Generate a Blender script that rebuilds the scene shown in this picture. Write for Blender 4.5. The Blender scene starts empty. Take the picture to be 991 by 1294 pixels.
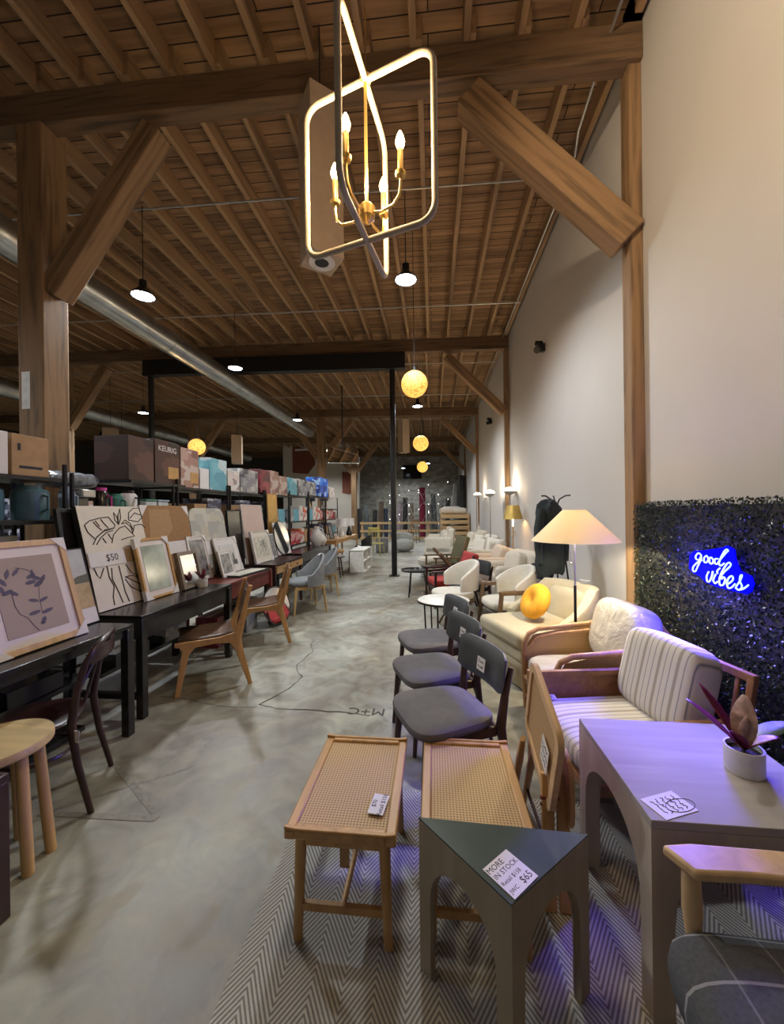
import bpy, bmesh, math, random
from mathutils import Vector as V, Matrix, Euler
random.seed(7)
PI = math.pi
SC = bpy.context.scene
COL = SC.collection
R = math.radians

# ---------------------------------------------------------------- materials
MATS = {}  # every procedural material by name
def _new(name, rough=.6, metal=0.):
    m = bpy.data.materials.new(name); m.use_nodes = True
    nt = m.node_tree; b = nt.nodes['Principled BSDF']
    b.inputs['Roughness'].default_value = rough; b.inputs['Metallic'].default_value = metal
    MATS[name] = m
    return m, nt, b
def N(nt, t, **k):
    n = nt.nodes.new(t)
    for a, v in k.items():
        if a.startswith('_'): setattr(n, a[1:], v)
        else: n.inputs[a.replace('__', ' ')].default_value = v
    return n
def coords(nt, scale=(1, 1, 1), rot=(0, 0, 0)):
    tc = N(nt, 'ShaderNodeTexCoord'); mp = N(nt, 'ShaderNodeMapping')
    mp.inputs['Scale'].default_value = scale; mp.inputs['Rotation'].default_value = rot
    nt.links.new(tc.outputs['Object'], mp.inputs['Vector']); return mp.outputs[0]
def ramp(nt, fac, stops):
    r = N(nt, 'ShaderNodeValToRGB'); e = r.color_ramp.elements
    while len(e) < len(stops): e.new(.5)
    for i, (p, c) in enumerate(stops): e[i].position = p; e[i].color = (*c, 1)
    nt.links.new(fac, r.inputs[0]); return r.outputs[0]
def bump(nt, b, h, s=.2, d=.01):
    n = N(nt, 'ShaderNodeBump'); n.inputs['Strength'].default_value = s; n.inputs['Distance'].default_value = d
    nt.links.new(h, n.inputs['Height']); nt.links.new(n.outputs[0], b.inputs['Normal'])
def plain(name, c, rough=.6, metal=0., nz=.12, sc=12, bmp=0., bsc=None):
    m, nt, b = _new(name, rough, metal)
    v = coords(nt, (sc,)*3); n = N(nt, 'ShaderNodeTexNoise', Scale=1., Detail=4.)
    nt.links.new(v, n.inputs['Vector'])
    o = ramp(nt, n.outputs[0], [(.3, tuple(x*(1-nz) for x in c)), (.7, tuple(min(1, x*(1+nz)) for x in c))])
    nt.links.new(o, b.inputs['Base Color'])
    if bmp:
        n2 = N(nt, 'ShaderNodeTexNoise', Scale=bsc or 60., Detail=3.)
        nt.links.new(coords(nt), n2.inputs['Vector']); bump(nt, b, n2.outputs[0], bmp, .004)
    return m
def wood(name, c, dark=.6, rough=.45, axis=2, sc=1.):
    m, nt, b = _new(name, rough)
    s = [22*sc]*3; s[axis] = 1.6*sc
    v = coords(nt, s); n = N(nt, 'ShaderNodeTexNoise', Scale=1., Detail=6., Distortion=.6)
    nt.links.new(v, n.inputs['Vector'])
    o = ramp(nt, n.outputs[0], [(.32, tuple(x*dark for x in c)), (.5, c), (.72, tuple(min(1, x*1.18) for x in c))])
    nt.links.new(o, b.inputs['Base Color']); bump(nt, b, n.outputs[0], .08, .003)
    return m
def emit(name, c, s):
    m, nt, b = _new(name, .5)
    b.inputs['Base Color'].default_value = (*c, 1); b.inputs['Emission Color'].default_value = (*c, 1)
    b.inputs['Emission Strength'].default_value = s; return m

# timbers and deck
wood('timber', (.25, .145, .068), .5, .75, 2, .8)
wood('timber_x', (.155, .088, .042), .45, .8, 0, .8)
wood('joist_wood', (.34, .205, .10), .5, .8, 1, .35)
def deck_mat():
    m, nt, b = _new('deck_wood', .85)
    br = N(nt, 'ShaderNodeTexBrick', Scale=1., **{'Mortar__Size': .006, 'Brick__Width': 2.9, 'Row__Height': .15})
    br.inputs['Color1'].default_value = (.37, .22, .105, 1); br.inputs['Color2'].default_value = (.22, .125, .058, 1)
    br.inputs['Mortar'].default_value = (.02, .01, .006, 1); br.inputs['Bias'].default_value = -.1
    nt.links.new(coords(nt), br.inputs['Vector'])
    n = N(nt, 'ShaderNodeTexNoise', Scale=1., Detail=6.); nt.links.new(coords(nt, (1.2, 14, 1)), n.inputs['Vector'])
    mx = N(nt, 'ShaderNodeMix', _data_type='RGBA', _blend_type='MULTIPLY'); mx.inputs[0].default_value = .8
    nt.links.new(br.outputs[0], mx.inputs[6])
    o = ramp(nt, n.outputs[0], [(.3, (.45, .42, .4)), (.65, (1.15, 1.1, 1.05))]); nt.links.new(o, mx.inputs[7])
    nt.links.new(mx.outputs[2], b.inputs['Base Color'])
deck_mat()
def concrete():
    m, nt, b = _new('concrete', .42)
    v = coords(nt)
    n1 = N(nt, 'ShaderNodeTexNoise', Scale=.75, Detail=8., Distortion=.8); nt.links.new(v, n1.inputs['Vector'])
    n2 = N(nt, 'ShaderNodeTexNoise', Scale=5., Detail=8., Distortion=1.2); nt.links.new(v, n2.inputs['Vector'])
    n3 = N(nt, 'ShaderNodeTexNoise', Scale=1.6, Detail=5., Distortion=2.); nt.links.new(v, n3.inputs['Vector'])
    a = ramp(nt, n1.outputs[0], [(.3, (.12, .095, .068)), (.45, (.22, .205, .16)), (.6, (.29, .29, .242)), (.78, (.37, .375, .325))])
    c = ramp(nt, n2.outputs[0], [(.32, (.60, .55, .5)), (.5, (1, 1, 1)), (.7, (1.38, 1.36, 1.32))])
    mx = N(nt, 'ShaderNodeMix', _data_type='RGBA', _blend_type='MULTIPLY'); mx.inputs[0].default_value = .85
    nt.links.new(a, mx.inputs[6]); nt.links.new(c, mx.inputs[7])
    d = ramp(nt, n3.outputs[0], [(.58, (0, 0, 0)), (.66, (1, 1, 1))])
    m2 = N(nt, 'ShaderNodeMix', _data_type='RGBA'); nt.links.new(d, m2.inputs[0])
    m3 = N(nt, 'ShaderNodeMix', _data_type='RGBA', _blend_type='MULTIPLY'); m3.inputs[0].default_value = 1
    nt.links.new(mx.outputs[2], m3.inputs[6]); m3.inputs[7].default_value = (.82, .74, .62, 1)
    nt.links.new(mx.outputs[2], m2.inputs[6]); nt.links.new(m3.outputs[2], m2.inputs[7])
    nt.links.new(m2.outputs[2], b.inputs['Base Color'])
    rr = N(nt, 'ShaderNodeMapRange'); rr.inputs[3].default_value = .28; rr.inputs[4].default_value = .6
    nt.links.new(n2.outputs[0], rr.inputs[0]); nt.links.new(rr.outputs[0], b.inputs['Roughness'])
    bump(nt, b, n2.outputs[0], .06, .01)
concrete()
def math_n(nt, op, a, b_=None):
    n = N(nt, 'ShaderNodeMath', _operation=op)
    for i, x in enumerate((a, b_)):
        if x is None: continue
        if isinstance(x, (int, float)): n.inputs[i].default_value = x
        else: nt.links.new(x, n.inputs[i])
    return n.outputs[0]
def herring():
    m, nt, b = _new('herringbone_weave', .95)
    s = N(nt, 'ShaderNodeSeparateXYZ'); nt.links.new(coords(nt), s.inputs[0])
    t = math_n(nt, 'PINGPONG', s.outputs[0], .10)
    t = math_n(nt, 'MULTIPLY', t, 1.5)
    y = math_n(nt, 'ADD', s.outputs[1], t)
    w = math_n(nt, 'PINGPONG', y, .0115)
    w = math_n(nt, 'DIVIDE', w, .0115)
    n = N(nt, 'ShaderNodeTexNoise', Scale=140.); nt.links.new(coords(nt), n.inputs['Vector'])
    w = math_n(nt, 'ADD', w, math_n(nt, 'MULTIPLY', math_n(nt, 'SUBTRACT', n.outputs[0], .5), .35))
    o = ramp(nt, w, [(.38, (.17, .165, .155)), (.56, (.44, .42, .38))])
    nt.links.new(o, b.inputs['Base Color']); bump(nt, b, w, .4, .003)
herring()
def cane(name, c, p=.0115):
    m, nt, b = _new(name, .6)
    s = N(nt, 'ShaderNodeSeparateXYZ'); nt.links.new(coords(nt), s.inputs[0])
    def wv(o):
        q = math_n(nt, 'PINGPONG', o, p/2); return math_n(nt, 'DIVIDE', q, p/2)
    return m, nt, b, s, wv
for nm, c, ax in (('cane_flat', (.47, .30, .125), (0, 1)), ('cane_upright', (.46, .29, .13), (0, 2)), ('cane_side', (.5, .32, .15), (1, 2))):
    m, nt, b, s, wv = cane(nm, c)
    h = math_n(nt, 'MULTIPLY', wv(s.outputs[ax[0]]), wv(s.outputs[ax[1]]))
    o = ramp(nt, h, [(.30, c), (.55, (.10, .055, .022))]); nt.links.new(o, b.inputs['Base Color'])
    bump(nt, b, h, -.5, .004)
def brick():
    m, nt, b = _new('far_brick', .9)
    br = N(nt, 'ShaderNodeTexBrick', Scale=1., **{'Mortar__Size': .02, 'Brick__Width': .45, 'Row__Height': .16})
    br.inputs['Color1'].default_value = (.32, .31, .27, 1); br.inputs['Color2'].default_value = (.19, .18, .155, 1)
    br.inputs['Mortar'].default_value = (.27, .26, .23, 1)
    nt.links.new(coords(nt, (1, 1, 1), (PI/2, 0, 0)), br.inputs['Vector'])
    n = N(nt, 'ShaderNodeTexNoise', Scale=3., Detail=6.); nt.links.new(coords(nt), n.inputs['Vector'])
    mx = N(nt, 'ShaderNodeMix', _data_type='RGBA', _blend_type='MULTIPLY'); mx.inputs[0].default_value = .8
    nt.links.new(br.outputs[0], mx.inputs[6])
    nt.links.new(ramp(nt, n.outputs[0], [(.3, (.5, .5, .48)), (.7, (1.3, 1.3, 1.25))]), mx.inputs[7])
    nt.links.new(mx.outputs[2], b.inputs['Base Color'])
brick()
def stripes(name, stops, sc, axis=0):
    m, nt, b = _new(name, .95)
    s = N(nt, 'ShaderNodeSeparateXYZ'); nt.links.new(coords(nt), s.inputs[0])
    f = math_n(nt, 'FRACT', math_n(nt, 'MULTIPLY', s.outputs[axis], sc))
    nt.links.new(ramp(nt, f, stops), b.inputs['Base Color'])
    n2 = N(nt, 'ShaderNodeTexNoise', Scale=250.); nt.links.new(coords(nt), n2.inputs['Vector']); bump(nt, b, n2.outputs[0], .15, .002)
cr, bl, tn = (.60, .56, .5), (.15, .16, .20), (.35, .31, .26)
stripes('ticking_stripe', [(0, cr), (.12, cr), (.16, bl), (.2, cr), (.42, cr), (.45, tn), (.58, tn), (.61, cr), (.8, cr), (.84, bl), (.87, cr)], 9.)
def plaid():
    m, nt, b = _new('dark_plaid', .95)
    s = N(nt, 'ShaderNodeSeparateXYZ'); nt.links.new(coords(nt), s.inputs[0])
    fy = math_n(nt, 'LESS_THAN', math_n(nt, 'FRACT', math_n(nt, 'MULTIPLY', s.outputs[1], 9.)), .06)
    fx = math_n(nt, 'LESS_THAN', math_n(nt, 'FRACT', math_n(nt, 'MULTIPLY', s.outputs[0], 9.)), .05)
    f = math_n(nt, 'ADD', math_n(nt, 'MULTIPLY', fy, .8), math_n(nt, 'MULTIPLY', fx, .35))
    n = N(nt, 'ShaderNodeTexNoise', Scale=120.); nt.links.new(coords(nt), n.inputs['Vector'])
    f = math_n(nt, 'ADD', f, math_n(nt, 'MULTIPLY', n.outputs[0], .25))
    nt.links.new(ramp(nt, f, [(0, (.035, .037, .042)), (1, (.24, .24, .25))]), b.inputs['Base Color'])
plaid()
def blotch(name, cols, sc=7.):
    m, nt, b = _new(name, .45)
    v = N(nt, 'ShaderNodeTexVoronoi', Scale=sc, _feature='F1', _distance='CHEBYCHEV'); v.inputs['Randomness'].default_value = .9
    nt.links.new(coords(nt, (1, 1, 1.4)), v.inputs['Vector'])
    sp = N(nt, 'ShaderNodeSeparateColor'); nt.links.new(v.outputs['Color'], sp.inputs[0])
    r = N(nt, 'ShaderNodeValToRGB'); r.color_ramp.interpolation = 'CONSTANT'; e = r.color_ramp.elements
    while len(e) < len(cols): e.new(.5)
    for i, c in enumerate(cols): e[i].position = i/len(cols); e[i].color = (*c, 1)
    nt.links.new(sp.outputs[0], r.inputs[0]); nt.links.new(r.outputs[0], b.inputs['Base Color'])
W_ = (.62, .58, .54)
blotch('print_brown', [(.035, .012, .01), (.05, .018, .014), (.09, .035, .025), (.02, .01, .01)], 4)
blotch('print_rose', [(.33, .19, .15), (.42, .28, .23), (.2, .09, .07), (.5, .4, .35)], 8)
blotch('print_teal', [(.12, .36, .44), (.16, .42, .5), (.1, .3, .38), (.45, .55, .58)], 5)
blotch('print_white', [W_, (.5, .47, .43), (.66, .62, .6), (.3, .24, .22), (.6, .5, .48)], 9)
blotch('print_maroon', [(.2, .02, .035), (.14, .012, .022), (.3, .06, .07), (.09, .02, .02)], 6)
blotch('print_grey', [(.3, .3, .3), (.07, .07, .08), (.45, .43, .4), (.2, .2, .22)], 9)
blotch('print_blue', [(.02, .09, .5), (.03, .2, .7), (.3, .45, .7), (.015, .04, .22)], 7)
blotch('print_orange', [W_, (.6, .16, .06), (.65, .6, .55), (.55, .5, .45), (.5, .08, .05)], 9)
blotch('print_red', [(.45, .03, .04), (.5, .05, .06), (.33, .02, .03), (.55, .3, .28)], 9)
blotch('print_green', [(.22, .25, .17), (.3, .32, .22), (.1, .13, .08), (.4, .38, .3)], 8)
blotch('print_navy', [(.03, .035, .07), (.1, .11, .17), (.02, .02, .04), (.35, .36, .42)], 12)
plain('cardboard', (.36, .22, .11), .8); plain('card_tape', (.45, .32, .18), .4)
plain('plaster_wall', (.52, .49, .46), .85, nz=.05, sc=.7); plain('pale_wall', (.50, .45, .38), .9, nz=.1, sc=.5)
plain('dark_wall', (.07, .06, .05), .9)
plain('black_metal', (.012, .012, .013), .4, .3); plain('black_paint', (.014, .013, .013), .22, nz=.3, sc=6)
plain('black_steel', (.02, .019, .018), .5, .5)
wood('dark_wood', (.055, .026, .017), .6, .35); wood('espresso_wood', (.035, .014, .013), .6, .3)
wood('warm_wood', (.44, .25, .095), .75, .4); wood('warm_wood_y', (.44, .25, .095), .75, .4, 1)
wood('light_wood', (.56, .37, .2), .85, .45); wood('light_wood_y', (.56, .37, .2), .85, .45, 1)
wood('stool_wood', (.47, .34, .14), .85, .45, 0); wood('stool_leg_wood', (.48, .31, .12), .8, .45)
wood('walnut_wood', (.16, .095, .05), .7, .4); wood('rattan', (.42, .23, .11), .8, .35)
wood('teak', (.30, .145, .065), .7, .35); wood('teak_x', (.30, .145, .065), .7, .35, 0)
wood('greige_wood', (.40, .34, .27), .92, .5, 2, .8); wood('greige_top', (.34, .31, .29), .95, .8, 0, .8)
MATS['greige_top'].node_tree.nodes['Principled BSDF'].inputs['Specular IOR Level'].default_value = .25
wood('tri_wood', (.27, .215, .15), .92, .45, 2, .8)
plain('tri_top', (.075, .095, .09), .12, nz=.05)
wood('crate_wood', (.50, .33, .16), .7, .7, 0, .3)
wood('red_paint', (.13, .022, .014), .7, .4)
plain('grey_leather', (.060, .064, .068), .42, bmp=.15, bsc=200)
plain('grey_fabric', (.125, .118, .125), .9, bmp=.3, bsc=300)
plain('blue_grey_fabric', (.21, .22, .225), .9, bmp=.3, bsc=200)
plain('cream_fabric', (.58, .52, .42), .92, nz=.04, bmp=.12, bsc=220); plain('ivory_fabric', (.60, .56, .48), .92, nz=.04, bmp=.12, bsc=220)
plain('peach_fabric', (.60, .49, .38), .92, nz=.04, bmp=.12, bsc=220)
plain('khaki_fabric', (.47, .42, .30), .92, nz=.04, bmp=.12, bsc=220)
plain('mustard_velvet', (.78, .36, .02), .8, bmp=.2); plain('red_fabric', (.38, .035, .03), .85, bmp=.2)
plain('black_fabric', (.02, .02, .022), .8); plain('olive_fabric', (.13, .12, .06), .9)
plain('jacket_cloth', (.018, .026, .027), .9, bmp=.5, bsc=25)
plain('brown_leather', (.10, .052, .028), .4, nz=.3, sc=8, bmp=.1)
def wrap():
    m, nt, b = _new('plastic_wrapped_fabric', .3)
    n = N(nt, 'ShaderNodeTexNoise', Scale=6., Detail=7., Distortion=.4); nt.links.new(coords(nt), n.inputs['Vector'])
    nt.links.new(ramp(nt, n.outputs[0], [(.3, (.5, .47, .42)), (.7, (.68, .65, .6))]), b.inputs['Base Color'])
    b.inputs['Coat Weight'].default_value = 1; b.inputs['Coat Roughness'].default_value = .08
    bump(nt, b, n.outputs[0], .8, .04)
wrap()
plain('white_paint', (.62, .59, .55), .5); plain('white_card', (.66, .63, .62), .7, nz=.03); plain('white_laminate', (.66, .64, .58), .4)
plain('ink', (.012, .012, .02), .7); plain('mat_board', (.66, .60, .57), .8, nz=.03); plain('art_paper', (.36, .29, .245), .8, nz=.06, sc=3)
plain('art_leaf', (.10, .085, .13), .8); plain('canvas_white', (.66, .61, .53), .85, nz=.04); plain('charcoal_line', (.05, .048, .04), .8)
plain('cork', (.30, .165, .075), .9, sc=50, nz=.2); plain('cork_pale', (.38, .23, .115), .9, sc=50)
blotch('marble_art', [(.4, .39, .35), (.5, .48, .42), (.34, .34, .32), (.46, .42, .34)], 5)
plain('green_print', (.33, .38, .32), .15, nz=.5, sc=6); plain('photo_print', (.16, .16, .16), .3, nz=.9, sc=14)
plain('photo_sky', (.50, .50, .49), .3, nz=.2, sc=6); plain('photo_dark', (.045, .045, .045), .3)
plain('pink_canvas', (.56, .42, .36), .8, nz=.05, sc=4); plain('map_print', (.52, .50, .42), .4, nz=.25, sc=14)
plain('field_sky', (.42, .44, .44), .6); plain('field_gold', (.42, .31, .17), .6, nz=.2, sc=20); plain('field_tree', (.11, .11, .08), .7)
m, nt, b = _new('mirror_glass', .03, 1.); b.inputs['Base Color'].default_value = (.8, .82, .84, 1)
plain('gold_frame', (.45, .26, .09), .4, .2); plain('grey_wood_frame', (.22, .18, .14), .6); plain('black_frame', (.02, .02, .02), .5)
plain('steel_duct', (.48, .48, .46), .3, .9, sc=4, nz=.2); plain('conduit_metal', (.45, .43, .4), .4, .7)
plain('brass', (.62, .40, .13), .3, .85); plain('gold_shade', (.52, .36, .09), .4, .5)
plain('beaded_frame', (.42, .35, .26), .6, bmp=.4, bsc=150)
plain('box_lamp_wood', (.42, .31, .21), .7, nz=.06)
plain('soil', (.03, .018, .012), .95, bmp=.6, bsc=80); plain('pot_white', (.62, .60, .56), .5)
plain('leaf_maroon', (.16, .015, .035), .4); plain('leaf_pink', (.45, .30, .27), .5, nz=.5, sc=30); plain('leaf_green', (.05, .08, .04), .45, nz=.5, sc=25)
plain('concrete_pouf', (.30, .31, .29), .9); plain('dark_pouf', (.13, .13, .13), .9)
plain('yellow_wood', (.42, .36, .1), .5); plain('tv_screen', (.008, .009, .01), .12); plain('cord_black', (.01, .01, .01), .6)
plain('teal_plastic', (.07, .14, .17), .3); plain('green_plastic', (.30, .32, .2), .4); plain('pale_blue_plastic', (.25, .33, .42), .35)
plain('clear_plastic', (.42, .46, .47), .25, nz=.15); plain('magenta_plastic', (.5, .05, .3), .4); plain('sea_green_plastic', (.04, .18, .14), .4)
plain('wrapped_grey', (.16, .17, .19), .25, nz=.6, sc=25, bmp=.6, bsc=30)
plain('mural_red', (.17, .045, .02), .7); plain('wood_lintel', (.3, .2, .1), .7)
for k, c in {'maroon': (.16, .01, .03), 'slate': (.11, .13, .13), 'grey': (.22, .22, .21), 'brown': (.10, .07, .05), 'charcoal': (.035, .035, .035), 'taupe': (.22, .18, .15), 'lilac': (.30, .24, .28), 'navy': (.04, .05, .08)}.items():
    plain('rug_'+k, c, .9, nz=.35, sc=15)
plain('residue', (.17, .155, .125), .6, nz=.3, sc=30)
emit('bulb_warm', (1., .62, .25), 40); emit('bulb_cool', (.78, .92, 1.), 22); emit('torch_glow', (1., .82, .5), 9)
emit('neon_tube', (.30, .48, 1.), 2.1); emit('fairy_glow', (1., .95, .9), 6)
emit('pendant_yellow', (1., .55, .12), 1.8)
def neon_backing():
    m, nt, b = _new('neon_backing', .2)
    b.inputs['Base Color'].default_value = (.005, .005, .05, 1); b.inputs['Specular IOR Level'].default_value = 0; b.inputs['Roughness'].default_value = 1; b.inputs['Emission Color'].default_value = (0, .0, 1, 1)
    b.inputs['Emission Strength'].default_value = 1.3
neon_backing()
def globe():
    m, nt, b = _new('woven_globe', .7)
    v = N(nt, 'ShaderNodeTexVoronoi', Scale=34., _feature='DISTANCE_TO_EDGE'); nt.links.new(coords(nt), v.inputs['Vector'])
    nt.links.new(ramp(nt, v.outputs[0], [(.05, (.45, .2, .04)), (.2, (.8, .5, .15))]), b.inputs['Base Color'])
    nt.links.new(ramp(nt, v.outputs[0], [(.03, (.55, .2, .02)), (.22, (1., .60, .14))]), b.inputs['Emission Color'])
    b.inputs['Emission Strength'].default_value = 1.5
globe()
def shade():
    m, nt, b = _new('linen_shade', .8)
    b.inputs['Base Color'].default_value = (.72, .68, .56, 1)
    tr = N(nt, 'ShaderNodeBsdfTranslucent'); tr.inputs[0].default_value = (.8, .66, .45, 1)
    mx = N(nt, 'ShaderNodeMixShader'); mx.inputs[0].default_value = .35
    nt.links.new(b.outputs[0], mx.inputs[1]); nt.links.new(tr.outputs[0], mx.inputs[2])
    nt.links.new(mx.outputs[0], nt.nodes['Material Output'].inputs[0])
shade()
def leaves():
    m, nt, b = _new('hedge_leaf', .32)
    n = N(nt, 'ShaderNodeTexNoise', Scale=45.); nt.links.new(coords(nt), n.inputs['Vector'])
    nt.links.new(ramp(nt, n.outputs[0], [(.35, (.007, .014, .008)), (.65, (.022, .045, .018))]), b.inputs['Base Color'])
leaves()

# ---------------------------------------------------------------- mesh builder
class M:
    def __init__(s): s.v = []; s.f = []
    def add(s, vs, fs):
        k = len(s.v); s.v += [V(p) for p in vs]; s.f += [tuple(i+k for i in f) for f in fs]; return s
    def box(s, c, d, rot=(0, 0, 0)):
        q = Euler(rot).to_matrix(); c = V(c)
        vs = [c + q @ V((x*d[0]/2, y*d[1]/2, z*d[2]/2)) for x in (-1, 1) for y in (-1, 1) for z in (-1, 1)]
        return s.add(vs, [(0, 1, 3, 2), (4, 6, 7, 5), (0, 4, 5, 1), (2, 3, 7, 6), (0, 2, 6, 4), (1, 5, 7, 3)])
    def beam(s, a, b, w, h, up=(0, 0, 1), w2=None, h2=None):
        a, b = V(a), V(b); d = (b-a).normalized(); x = d.cross(V(up))
        if x.length < 1e-4: x = d.cross(V((0, 1, 0)))
        x.normalize(); y = x.cross(d); w2 = w2 or w; h2 = h2 or h
        vs = [p + x*sx*ww/2 + y*sy*hh/2 for p, ww, hh in ((a, w, h), (b, w2, h2)) for sx, sy in ((-1, -1), (1, -1), (1, 1), (-1, 1))]
        return s.add(vs, [(0, 1, 2, 3), (7, 6, 5, 4), (0, 4, 5, 1), (1, 5, 6, 2), (2, 6, 7, 3), (3, 7, 4, 0)])
    def tube(s, pts, r, n=8, closed=False, flat=1.):
        pts = [V(p) for p in pts]; L = len(pts); rs = r if isinstance(r, (list, tuple)) else [r]*L
        up = None; vs = []
        for i, p in enumerate(pts):
            a = pts[(i-1) % L] if closed or i > 0 else p; b = pts[(i+1) % L] if closed or i < L-1 else p
            t = (b-a).normalized()
            if up is None: up = t.orthogonal().normalized()
            up = (up - t*up.dot(t)); up = up.normalized() if up.length > 1e-5 else t.orthogonal().normalized()
            w = t.cross(up)
            vs += [p + (up*math.cos(2*PI*k/n) + w*math.sin(2*PI*k/n)*flat)*rs[i] for k in range(n)]
        fs = []
        for i in range(L if closed else L-1):
            j = (i+1) % L
            fs += [(i*n+k, i*n+(k+1) % n, j*n+(k+1) % n, j*n+k) for k in range(n)]
        if not closed: fs += [tuple(range(n)), tuple(range((L-1)*n, L*n))]
        return s.add(vs, fs)
    def lathe(s, pr, c=(0, 0, 0), n=28, sx=1, sy=1, cap=True):
        c = V(c); vs = []; fs = []; L = len(pr)
        for r, z in pr: vs += [c + V((r*sx*math.cos(2*PI*k/n), r*sy*math.sin(2*PI*k/n), z)) for k in range(n)]
        for i in range(L-1): fs += [(i*n+k, i*n+(k+1) % n, (i+1)*n+(k+1) % n, (i+1)*n+k) for k in range(n)]
        if cap and pr[0][0] > 1e-4: fs.append(tuple(range(n)))
        if cap and pr[-1][0] > 1e-4: fs.append(tuple(range((L-1)*n, L*n)))
        return s.add(vs, fs)
    def puff(s, c, d, e=.45, ez=.6, rot=(0, 0, 0), n=28, m=14):
        q = Euler(rot).to_matrix(); c = V(c); vs = []; fs = []
        sp = lambda x, p: math.copysign(abs(x)**p, x)
        for i in range(m+1):
            a = -PI/2 + PI*i/m
            for k in range(n):
                b = 2*PI*k/n
                vs.append(c + q @ V((sp(math.cos(a), ez)*sp(math.cos(b), e)*d[0]/2, sp(math.cos(a), ez)*sp(math.sin(b), e)*d[1]/2, sp(math.sin(a), ez)*d[2]/2)))
        for i in range(m): fs += [(i*n+k, i*n+(k+1) % n, (i+1)*n+(k+1) % n, (i+1)*n+k) for k in range(n)]
        return s.add(vs, fs)
    def ball(s, c, r, n=16, m=10): return s.puff(c, (2*r,)*3, 1, 1, n=n, m=m)
    def prism(s, pts, o=(0, 0, 0), u=(1, 0, 0), v=(0, 0, 1), t=(0, .02, 0)):
        o, u, v, t = V(o), V(u), V(v), V(t); n = len(pts)
        vs = [o+u*x+v*y for x, y in pts]; vs += [p+t for p in vs]
        return s.add(vs, [tuple(range(n)), tuple(range(2*n-1, n-1, -1))] + [(i, (i+1) % n, n+(i+1) % n, n+i) for i in range(n)])
    def panel(s, w, h, t, sag, c=(0, 0, 0), tilt=0, n=14, m=6, rnd=.0):
        """curved upright pad, concave towards -Y, centre bottom at c"""
        c = V(c); q = Euler((-tilt, 0, 0)).to_matrix(); vs = []
        for sd in (0, 1):
            for j in range(m+1):
                b = j/m
                for i in range(n+1):
                    a = -1+2*i/n; ed = max(0, abs(a)-.7)/.3; eb = max(0, abs(2*b-1)-.6)/.4
                    hh = h*(1-rnd*ed*ed); z = h/2+(b-.5)*hh
                    th = t*(1-.75*max(ed, eb)**2.5)
                    vs.append(c + q @ V((a*w/2, -sag*a*a + (th/2 if sd else -th/2), z)))
        k = (n+1)*(m+1); fs = []
        for sd in (0, 1):
            for j in range(m):
                for i in range(n):
                    p = sd*k+j*(n+1)+i; fs.append((p, p+1, p+n+2, p+n+1))
        rim = [i for i in range(n+1)] + [j*(n+1)+n for j in range(1, m+1)] + [m*(n+1)+i for i in range(n-1, -1, -1)] + [j*(n+1) for j in range(m-1, 0, -1)]
        fs += [(rim[i], rim[(i+1) % len(rim)], rim[(i+1) % len(rim)]+k, rim[i]+k) for i in range(len(rim))]
        return s.add(vs, fs)
    def shell(s, rx, ry, zb, zt, t, a0, a1, c=(0, 0, 0), n=28, flare=.0, e=1.):
        """upholstered wrap-around wall; angle 90 deg is the back (+Y); zt(u) top height, u in -1..1"""
        c = V(c); vs = []; sp = lambda x, p: math.copysign(abs(x)**p, x); P = 12
        for i in range(n+1):
            u = -1+2*i/n; a = R(a0+(a1-a0)*i/n); top = zt(u); ca, sa = sp(math.cos(a), e), sp(math.sin(a), e)
            prof = [(0, 0), (-.5, .0), (-.5, .45), (-.5, .9), (-.36, .975), (0, 1), (.36, .975), (.5, .9), (.5, .45), (.5, 0)]
            for o, h in prof:
                k = 1+flare*h
                vs.append(c + V(((rx*k+o*t)*ca, (ry*k+o*t)*sa, zb+(top-zb)*h)))
        L = 10; fs = []
        for i in range(n): fs += [(i*L+k, i*L+(k+1) % L, (i+1)*L+(k+1) % L, (i+1)*L+k) for k in range(L)]
        fs += [tuple(range(L)), tuple(range(n*L, n*L+L))]
        return s.add(vs, fs)
    def build(s, name, mt, parent=None, bev=0, flat=False, seg=2):
        me = bpy.data.meshes.new(name); me.from_pydata([tuple(p) for p in s.v], [], s.f)
        bm = bmesh.new(); bm.from_mesh(me); bmesh.ops.remove_doubles(bm, verts=bm.verts, dist=1e-5)
        bmesh.ops.recalc_face_normals(bm, faces=bm.faces); bm.to_mesh(me); bm.free()
        me.materials.append(MATS[mt])
        if not flat:
            me.polygons.foreach_set('use_smooth', [True]*len(me.polygons)); me.set_sharp_from_angle(angle=R(38))
        o = bpy.data.objects.new(name, me); COL.objects.link(o)
        if parent: o.parent = parent
        if bev:
            md = o.modifiers.new('bevel', 'BEVEL'); md.width = bev; md.segments = seg; md.limit_method = 'ANGLE'; md.angle_limit = R(40); md.harden_normals = False
        return o
def face(fx, fy): return math.atan2(fx, -fy)          # turns local -Y towards (fx, fy)
def thing(name, label, cat, loc=(0, 0, 0), rz=0, group=None, rot=None):
    o = bpy.data.objects.new(name, None); COL.objects.link(o); o.empty_display_size = .1
    o.location = loc; o.rotation_euler = rot or (0, 0, rz)
    return tag(o, label, cat, group)
def tag(o, label, cat, group=None):
    o['label'] = label; o['category'] = cat
    if group: o['group'] = group
    return o
def struct(o): o['kind'] = 'structure'; return o
def dup(root, loc, rz, label, group=None, scale=None):
    def cp(o, par):
        c = o.copy(); COL.objects.link(c)
        if par: c.parent = par
        for ch in list(o.children): cp(ch, c)
        return c
    r = cp(root, None); r.location = loc; r.rotation_euler = (0, 0, rz); r['label'] = label
    if group: r['group'] = group
    if scale: r.scale = scale
    return r
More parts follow.
